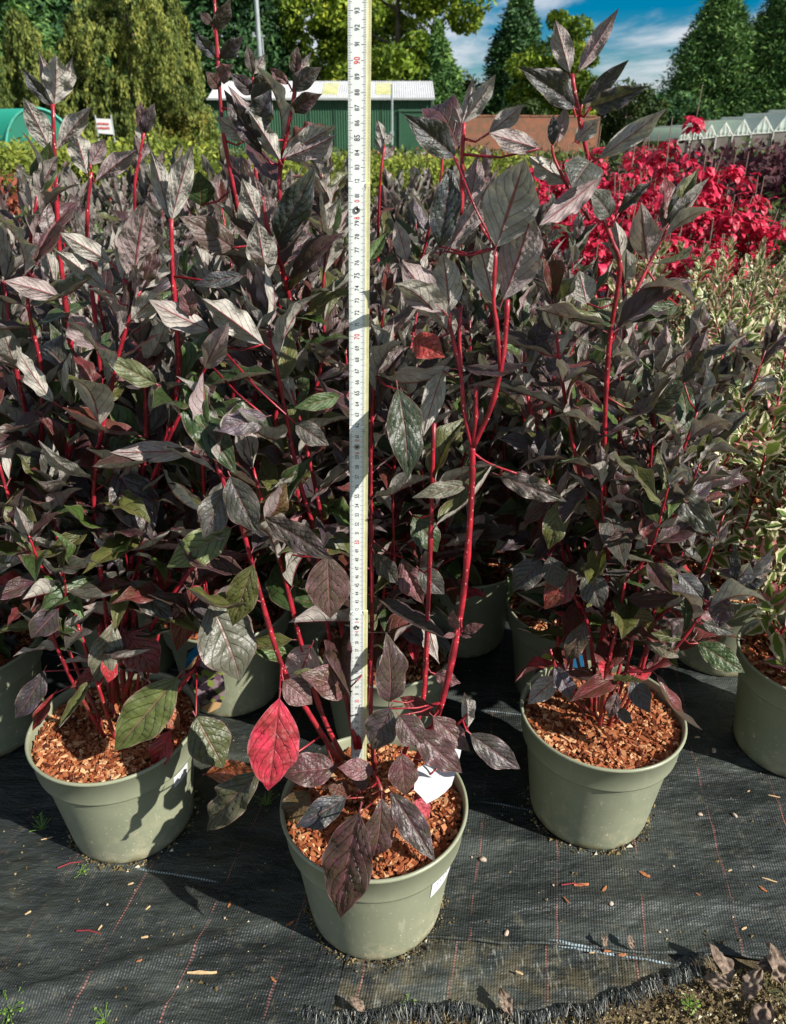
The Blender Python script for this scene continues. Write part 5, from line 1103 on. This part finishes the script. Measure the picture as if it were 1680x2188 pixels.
# picture labels
def photo_print():
    m, g, b, o = material('foliage_picture'); p = g.pos(); v = g.node('ShaderNodeTexVoronoi'); v.inputs['Scale'].default_value = 120; g.l.new(p, v.inputs['Vector'])
    c = g.cr(g.sep(v.outputs['Color'])[0], [(0, (.03, .02, .03)), (.3, (.16, .09, .12)), (.6, (.30, .22, .24)), (.8, (.22, .28, .06)), (1, (.5, .45, .4))], 'CONSTANT')
    g.put(b.inputs['Base Color'], c); b.inputs['Roughness'].default_value = .3; return m
PICT = photo_print(); BLU = simple('blue_print', (.01, .13, .26), .35, .05); TAN = simple('tan_print', (.60, .38, .18), .4, .05)
def picture_label(label, pts, Y, blue, tan, tan2):
    c = at(*pts[0], Y); o = thing('plant_label', label, 'label', tuple(c)); n = Vector((0, 1, 0))
    P = lambda L, d: [at(x, y, Y-d) for x, y in L]
    flat_poly('card', P(pts, 0), .0006, PAPER, o, c); flat_poly('picture', P([(x, y) for x, y in pts], .0012), .0003, PICT, o, c)
    flat_poly('blue_band', P(blue, .0022), .0003, BLU, o, c); flat_poly('tan_band', P(tan, .0030), .0003, TAN, o, c)
    if tan2: flat_poly('name_strip', P(tan2, .0030), .0003, TAN, o, c)
picture_label('glossy picture label with blue and tan bands behind the left pot', [(396, 1430), (400, 1390), (425, 1378), (470, 1380), (482, 1480), (470, 1510), (410, 1518)], .82, [(395, 1430), (402, 1398), (422, 1378), (460, 1384), (420, 1408)], [(395, 1432), (422, 1400), (440, 1392), (436, 1404), (412, 1428)], [(430, 1512), (452, 1500), (474, 1502), (470, 1512), (445, 1524)])
picture_label('glossy picture label leaning behind the right pot stems', [(1140, 1445), (1158, 1392), (1200, 1385), (1240, 1400), (1236, 1450), (1200, 1480), (1148, 1480)], .80, [(1210, 1385), (1245, 1400), (1250, 1432), (1225, 1425), (1208, 1405)], [(1150, 1410), (1205, 1408), (1204, 1418), (1150, 1418)], None)
o = thing('plant_label', 'pale blue glossy label between the right pot stems', 'label', tuple(at(1300, 1420, .79)))
flat_poly('card', [at(x, y, .79) for x, y in ((1278, 1405), (1312, 1388), (1318, 1412), (1305, 1440), (1280, 1438))], .0005, simple('pale_blue_card', (.35, .52, .60), .3, .3, 90), o, at(1300, 1420, .79))

# ------------------------------------------------------------------ folding ruler
def ruler():
    s0 = at(765, 1612, .637); sd = 22.0
    top = at(767, 57, .615); u = (top-s0).normalized(); u = u*.01*((top-s0).length/((92-22)*.01))
    # keep true centimetres: the fit gives 0.70 m between the readings 22 and 92
    o0 = s0-u*22; up = u.normalized(); view = Vector((.04, -1, 0)); x = up.cross(-view).normalized(); x = -x if x.x < 0 else x; nrm = x.cross(up).normalized(); nrm = -nrm if nrm.y > 0 else nrm
    o = thing('folding_ruler', 'white folding ruler standing upright in the front pot, red tens', 'ruler', tuple(o0+u*20))
    base = o0+u*20
    RW = simple('ruler_white', (.72, .76, .74), .42, .04, 60); RY = simple('ruler_yellow_edge', (.66, .63, .36), .5, .12, 90); INK = simple('ruler_black_ink', (.035, .04, .045), .5, .1); RED = simple('ruler_red_ink', (.62, .02, .04), .5, .05); STEEL = simple('rivet_steel', (.35, .34, .33), .3, .2, 300, .9)
    def P(s, w, d): return o0+u*s+x*w+nrm*d-base         # s in cm, w across in m, d towards the viewer in m
    glyph = {}
    for ch in '0123456789':
        cu = bpy.data.curves.new('g', 'FONT'); cu.body = ch; cu.size = 1; cu.offset = .012; cu.resolution_u = 3; ob = bpy.data.objects.new('g', cu); COL.objects.link(ob)
        dg = bpy.context.evaluated_depsgraph_get(); me = bpy.data.meshes.new_from_object(ob.evaluated_get(dg)); V = [v.co.copy() for v in me.vertices]; Fs = [tuple(p.vertices) for p in me.polygons]
        xs_ = [v.x for v in V]; glyph[ch] = (V, Fs, min(xs_), max(xs_)); bpy.data.objects.remove(ob); bpy.data.curves.remove(cu); bpy.data.meshes.remove(me)
    def put(m, txt, s, size, d, squeeze=.82, bold=1.):
        ws = [glyph[c][3]-glyph[c][2] for c in txt]; gp = .09; tot = (sum(ws)+gp*(len(txt)-1))*size*squeeze; cur = -tot/2
        for c, w in zip(txt, ws):
            V, Fs, x0, x1 = glyph[c]
            # reads upwards: text +x -> up the ruler, text +y -> left
            m.add([P(s, -(v.y-.34)*size-.0012, d)+up*(cur+(v.x-x0)*size*squeeze) for v in V], Fs); cur += (w+gp)*size*squeeze
    hw, th = .0066, .0026
    for k, (a, b) in enumerate(((19.2, 41.9), (39.2, 61.8), (59.2, 81.9), (79.2, 101.8))):
        d = -k*.0022; m = MB(); N = 10; out = []
        for i in range(N+1): t = math.pi*i/N; out.append((b-.55+.55*math.sin(t), -.0012-hw*math.cos(t)))
        low_ = [(a, hw-.0012), (a, -hw-.0012)]; ring = out+low_; n_ = len(ring)
        vs = [P(s, w, d) for s, w in ring]+[P(s, w, d-th) for s, w in ring]
        m.add(vs, [tuple(range(n_)), tuple(range(n_, 2*n_))[::-1]]+[(i, (i+1) % n_, n_+(i+1) % n_, n_+i) for i in range(n_)]); seg = m.build('segment', RW, o)
        # yellowish side strip (the folded half behind)
        m = MB(); vs = [P(s, w, dd) for dd in (d-.0003, d-th-.0006) for s, w in ((a, hw-.0012), (a, hw+.0022+(.001 if k == 0 else 0)), (b, hw+.0022+(.001 if k == 0 else 0)), (b, hw-.0012))]
        m.add(vs, [(0, 1, 2, 3), (7, 6, 5, 4), (1, 5, 6, 2), (0, 4, 5, 1), (3, 2, 6, 7)]); m.build('folded_half', RY, seg)
        mk, mr, my = MB(), MB(), MB(); e = d+.00012; s10 = int(round((a+.8)*10))
        hi = (b-.2) if k < 3 else b-.5
        lo = s10/10+ (2. if k else .6)
        i = int(lo*10)
        while i/10 < hi:
            s = i/10; cm = i % 10 == 0; hf = i % 5 == 0; L = .0037 if cm else .0030 if hf else .0021; tw = .016 if (cm or hf) else .011
            for w0, sg in ((-hw-.0012, 1), (hw-.0012, -1)):
                mk.add([P(s-tw, w0+sg*.0001, e), P(s+tw, w0+sg*.0001, e), P(s+tw, w0+sg*L, e), P(s-tw, w0+sg*L, e)], [(0, 1, 2, 3)])
            my.add([P(s-.012, hw+.0004, d-.00018), P(s+.012, hw+.0004, d-.00018), P(s+.012, hw+.0019, d-.00018), P(s-.012, hw+.0019, d-.00018)], [(0, 1, 2, 3)])
            if cm:
                v = i//10
                if v % 10 == 0 and v % 20 == 0 and v > 20: pass
                elif v % 10 == 0: put(mr, str(v), s, .0062, e, .72)
                elif v % 5 == 0: put(mk, str(v), s, .0060, e, .72)
                elif v >= 22: put(mk, str(v), s, .0050, e, .78)
            i += 1
        # tens split by the hinge rivet, printed on the segment end
        if k < 3:
            t10 = (40, 60, 80)[k]; put(mr, str(t10)[0], t10-.62, .0056, e, .7); put(mr, '0', t10+.62, .0056, e, .7)
            ring = MB(); K = 20; C0 = P(t10, -.0012, e); vs = []
            for rr_, hh_ in ((.0026, 0), (.0026, .0006), (.0021, .0010), (.0012, .0008), (.0009, .0001)):
                for q in range(K): an = 2*math.pi*q/K; vs.append(C0+x*rr_*math.cos(an)+up*rr_*math.sin(an)+nrm*hh_)
            ring.add(vs, [(j*K+q, j*K+(q+1) % K, (j+1)*K+(q+1) % K, (j+1)*K+q) for j in range(4) for q in range(K)]); ring.build('rivet', STEEL, seg, True)
            dk = MB(); dk.add([C0+x*.0010*math.cos(6.283*q/12)+up*.0010*math.sin(6.283*q/12)+nrm*.0003 for q in range(12)], [tuple(range(12))]); dk.build('rivet_hole', INK, seg)
        mk.build('printed_scale', INK, seg); my.build('edge_marks', simple('worn_ink', (.30, .30, .2), .6), seg)
        if mr.v: mr.build('red_numerals', RED, seg)
ruler()

# ------------------------------------------------------------------ litter on the fabric
def dry_mat(name, c1, c2): return simple(name, c1, .8, .35, 120, bump=.4)
CHIPM = simple('single_bark_chip', (.36, .13, .045), .8, .35, 200); CHIPP = simple('pale_chip', (.55, .38, .2), .8, .25, 200); STONE = simple('pale_pebble', (.42, .33, .26), .8, .2, 200); TWIGR = simple('red_twig', (.25, .02, .03), .6, .2)
def chip_mesh(L, w, h, seed, mat):
    q = random.Random(seed); m = MB(); K = 5; vs = []
    for i in range(K+1):
        t = i/K; ww = w*(.35+.65*math.sin(math.pi*min(1, max(0, t*.9+.05))))*q.uniform(.8, 1.2); y = q.uniform(-.1, .1)*w
        vs += [(L*(t-.5), y-ww/2, 0), (L*(t-.5), y-ww/2, h*.7), (L*(t-.5), y+ww/2, h*q.uniform(.8, 1.3)), (L*(t-.5), y+ww/2, 0)]
    fs = [(4*i+j, 4*i+(j+1) % 4, 4*(i+1)+(j+1) % 4, 4*(i+1)+j) for i in range(K) for j in range(4)]+[(3, 2, 1, 0), (4*K, 4*K+1, 4*K+2, 4*K+3)]
    m.add(vs, fs); return mesh('bark_chip', m.v, m.f, mat)
cm_ = [chip_mesh(.016, .0028, .0016, 1, CHIPM), chip_mesh(.012, .0034, .0016, 2, CHIPM), chip_mesh(.010, .003, .0015, 3, CHIPP), chip_mesh(.024, .0022, .0014, 4, CHIPP)]
def pebble_mesh(seed, mat=STONE):
    q = random.Random(seed); vs = []; m = MB()
    prof = [(0.001, 0), (.7, .05), (1, .35), (.75, .75), (.001, .95)]; K = 9; ks = [q.uniform(.75, 1.2) for _ in range(K)]
    for r_, z in prof:
        for k in range(K): a = 6.283*k/K; vs.append((r_*ks[k]*math.cos(a)*.0042, r_*ks[k]*math.sin(a)*.003, z*.003))
    m.add(vs, [(i*K+k, i*K+(k+1) % K, (i+1)*K+(k+1) % K, (i+1)*K+k) for i in range(4) for k in range(K)]); return mesh('pebble', m.v, m.f, mat, True)
pm_ = [pebble_mesh(1), pebble_mesh(2)]
def drop(name, me, px, py, rz, lab, cat, grp, sc=1.):
    P = onz(px, py, .004); o = link(name, me); o.location = (P.x, P.y, fab_z(P.x, P.y)+.0004); o.rotation_euler = (0, 0, rz); o.scale = (sc, sc, sc); tag(o, lab, cat, grp)
drop('bark_chip', cm_[3], 432, 2079, .0, 'long pale wood splinter lying on the fabric at lower left', 'wood chip', 'chips on the fabric', 1.3)
drop('bark_chip', cm_[1], 1377, 1870, -.6, 'orange bark chip right of the right pot foot', 'wood chip', 'chips on the fabric', 1.1)
drop('bark_chip', cm_[0], 1242, 1893, .1, 'reddish bark chip lying on a red yarn below the right pot', 'wood chip', 'chips on the fabric', 1.1)
for px, py, rz, k in ((584, 2092, -.7, 1), (317, 1942, .9, 2), (300, 2062, .4, 1), (310, 2005, .2, 2), (1210, 1927, -1, 0), (1495, 1912, -.8, 0), (1292, 1900, .8, 1), (1630, 1900, -.9, 1), (1645, 1880, -.4, 3), (490, 1930, 1.4, 1), (1490, 1575, 0, 2), (280, 1890, .4, 2), (100, 1790, .3, 3), (620, 1975, .6, 1), (1330, 2040, .1, 1), (1265, 2036, .0, 2), (1300, 2030, .3, 1), (1590, 1985, .4, 2), (1110, 2080, -.4, 2), (60, 1950, .7, 2), (215, 1985, 1.2, 2), (1560, 1860, .4, 2), (1655, 1700, -.3, 3), (1600, 1690, .5, 2)):
    drop('bark_chip', cm_[k], px, py, rz, 'small bark chip among those strewn over the black fabric', 'wood chip', 'chips on the fabric', R2.uniform(.45, .85))
for px, py, lab in ((1032, 1837, 'flat pale pebble between the front and right pots'), (1082, 1995, 'pinkish pebble near the fabric edge below the front pot'), (1570, 1743, 'rounded pebble on the far right yarn'), (1305, 1934, 'brown pebble below the right pot'), (1525, 1605, 'pale flat stone in the shade between the right pots'), (1496, 1740, 'small brown pebble right of the right pot')):
    drop('pebble', pm_[R2.randrange(2)], px, py, R2.random()*3, lab, 'pebble', 'pebbles on the fabric', 1.25 if px in (1032, 1525) else .95)
for px, py in ((1425, 1985), (1410, 1990), (1182, 1892), (380, 2110), (230, 1935), (1640, 2150), (480, 1960), (1008, 1832), (1440, 1850), (1610, 1850)): drop('pebble', pm_[0], px, py, R2.random()*3, 'tiny pale pebble scattered on the fabric', 'pebble', 'pebbles on the fabric', .45)
for px, py, a, lab in ((190, 1992, -.1, 'short red twig on the lower left fabric'), (150, 1847, .35, 'thin red stalk by the left pot foot'), (1225, 1892, 0, 'short red stalk beside the reddish bark chip')):
    P = onz(px, py, .005); m = MB(); m.tube([(-.014, 0, 0), (0, .001, .0015), (.015, -.001, 0)], [.0009, .0008, .0004], 5); o = m.build('fallen_twig', TWIGR); o.location = (P.x, P.y, fab_z(P.x, P.y)+.001); o.rotation_euler = (0, 0, a); tag(o, lab, 'twig', 'fallen twigs')
# dead leaves on the soil at lower right
DEAD, g_, b_, _o = material('dead_leaf'); n_ = g_.noise(g_.coord(), 8, 5, .7); g_.put(b_.inputs['Base Color'], g_.mix(g_.ramp(n_, .35, .65), (.075, .05, .035), (.26, .19, .14))); b_.inputs['Roughness'].default_value = .85
DL = [leaf_mesh(R0, 'dead_leaf', .4, .12, .35, R0.uniform(-1.2, 1.2), mat=DEAD, crumple=1.1, rows=22, cols=13, bexp=.8) for _ in range(4)]
for i, (px, py, L, rz, rx, lab) in enumerate(((1560, 2108, .040, .6, .5, 'large crumpled grey-brown dead leaf on the soil at lower right'), (1640, 2150, .045, 2.4, -.4, 'dark crumpled dead leaf at the lower right corner'), (1590, 2150, .036, -1.0, .7, 'curled dead leaf with raised edge left of the corner'), (1660, 2085, .032, 1.6, .5, 'dry leaf touching the fabric hem at the right edge'), (1500, 2100, .028, -2., .3, 'torn pale dead leaf by the frayed strip'), (1665, 2110, .04, .2, .9, 'upright folded dead leaf at the right edge'),
        (1090, 2180, .026, .3, .3, 'dead leaf under the frayed threads at bottom middle'), (1290, 2036, .014, .1, .5, 'shrivelled tan leaf caught under the fabric hem'), (1350, 2040, .016, .2, .7, 'shrivelled brown leaf caught under the fabric hem'), (780, 2170, .02, 1., .4, 'scrap of dry leaf at the bottom edge'))):
    P = onz(px, py, .0); o = link('dead_leaf', DL[i % 4]); o.location = (P.x, P.y, .008); o.rotation_euler = (rx, .3*math.sin(i*2), rz); o.scale = (L, L, L); tag(o, lab, 'dead leaf', 'dead leaves on the ground')
# weeds
WEED = simple('weed_green', (.13, .24, .03), .6, .3, 100)
def weed(label, px, py, n, rad, h, seed, z=0.):
    q = random.Random(seed); P = onz(px, py, z); o = thing('weed', label, 'weed', (P.x, P.y, z), 0, 'small weeds')
    lm = MB(); K = 7; lm.add([(0, 0, 0)]+[(.5*math.cos(6.283*k/K), .5+.5*math.sin(6.283*k/K), .08*math.sin(3*k)) for k in range(K)], [(0, 1+k, 1+(k+1) % K) for k in range(K)]); me = mesh('leaf', lm.v, lm.f, WEED, True)
    for i in range(n):
        a = q.random()*6.28; d = rad*q.random()**.6; t = Vector((d*math.cos(a), d*math.sin(a), h*q.uniform(.4, 1))); m = MB(); m.tube([(0, 0, 0), t*.6, t], .0003, 4, False); s = m.build('stem', WEED, o)
        l = link('leaf', me, s); l.matrix_basis = Matrix.Translation(t) @ Matrix.Rotation(a-1.57, 4, 'Z') @ Matrix.Rotation(q.uniform(-.3, .6), 4, 'X') @ Matrix.Scale(q.uniform(.0014, .0030), 4)
weed('bright clover-like weed on the soil at lower right', 1472, 2152, 22, .010, .008, 1)
weed('pale green weed by the folded fabric corner', 1440, 2085, 6, .006, .006, 2); weed('tiny weed at the foot of the left pot', 172, 1866, 9, .009, .006, 3, .004)
weed('green weed in the shade left of the left pot', 90, 1772, 16, .016, .014, 4, .004); weed('yellow-green weed at the bottom left corner', 20, 2160, 26, .020, .010, 5, .004)
weed('small weed at the bottom edge left of the middle', 225, 2182, 18, .014, .008, 6, .004); weed('weed in the dark gap between the left and front pots', 570, 1720, 16, .02, .014, 7, .004); weed('tiny weed by the frayed edge', 870, 2150, 8, .008, .006, 8)
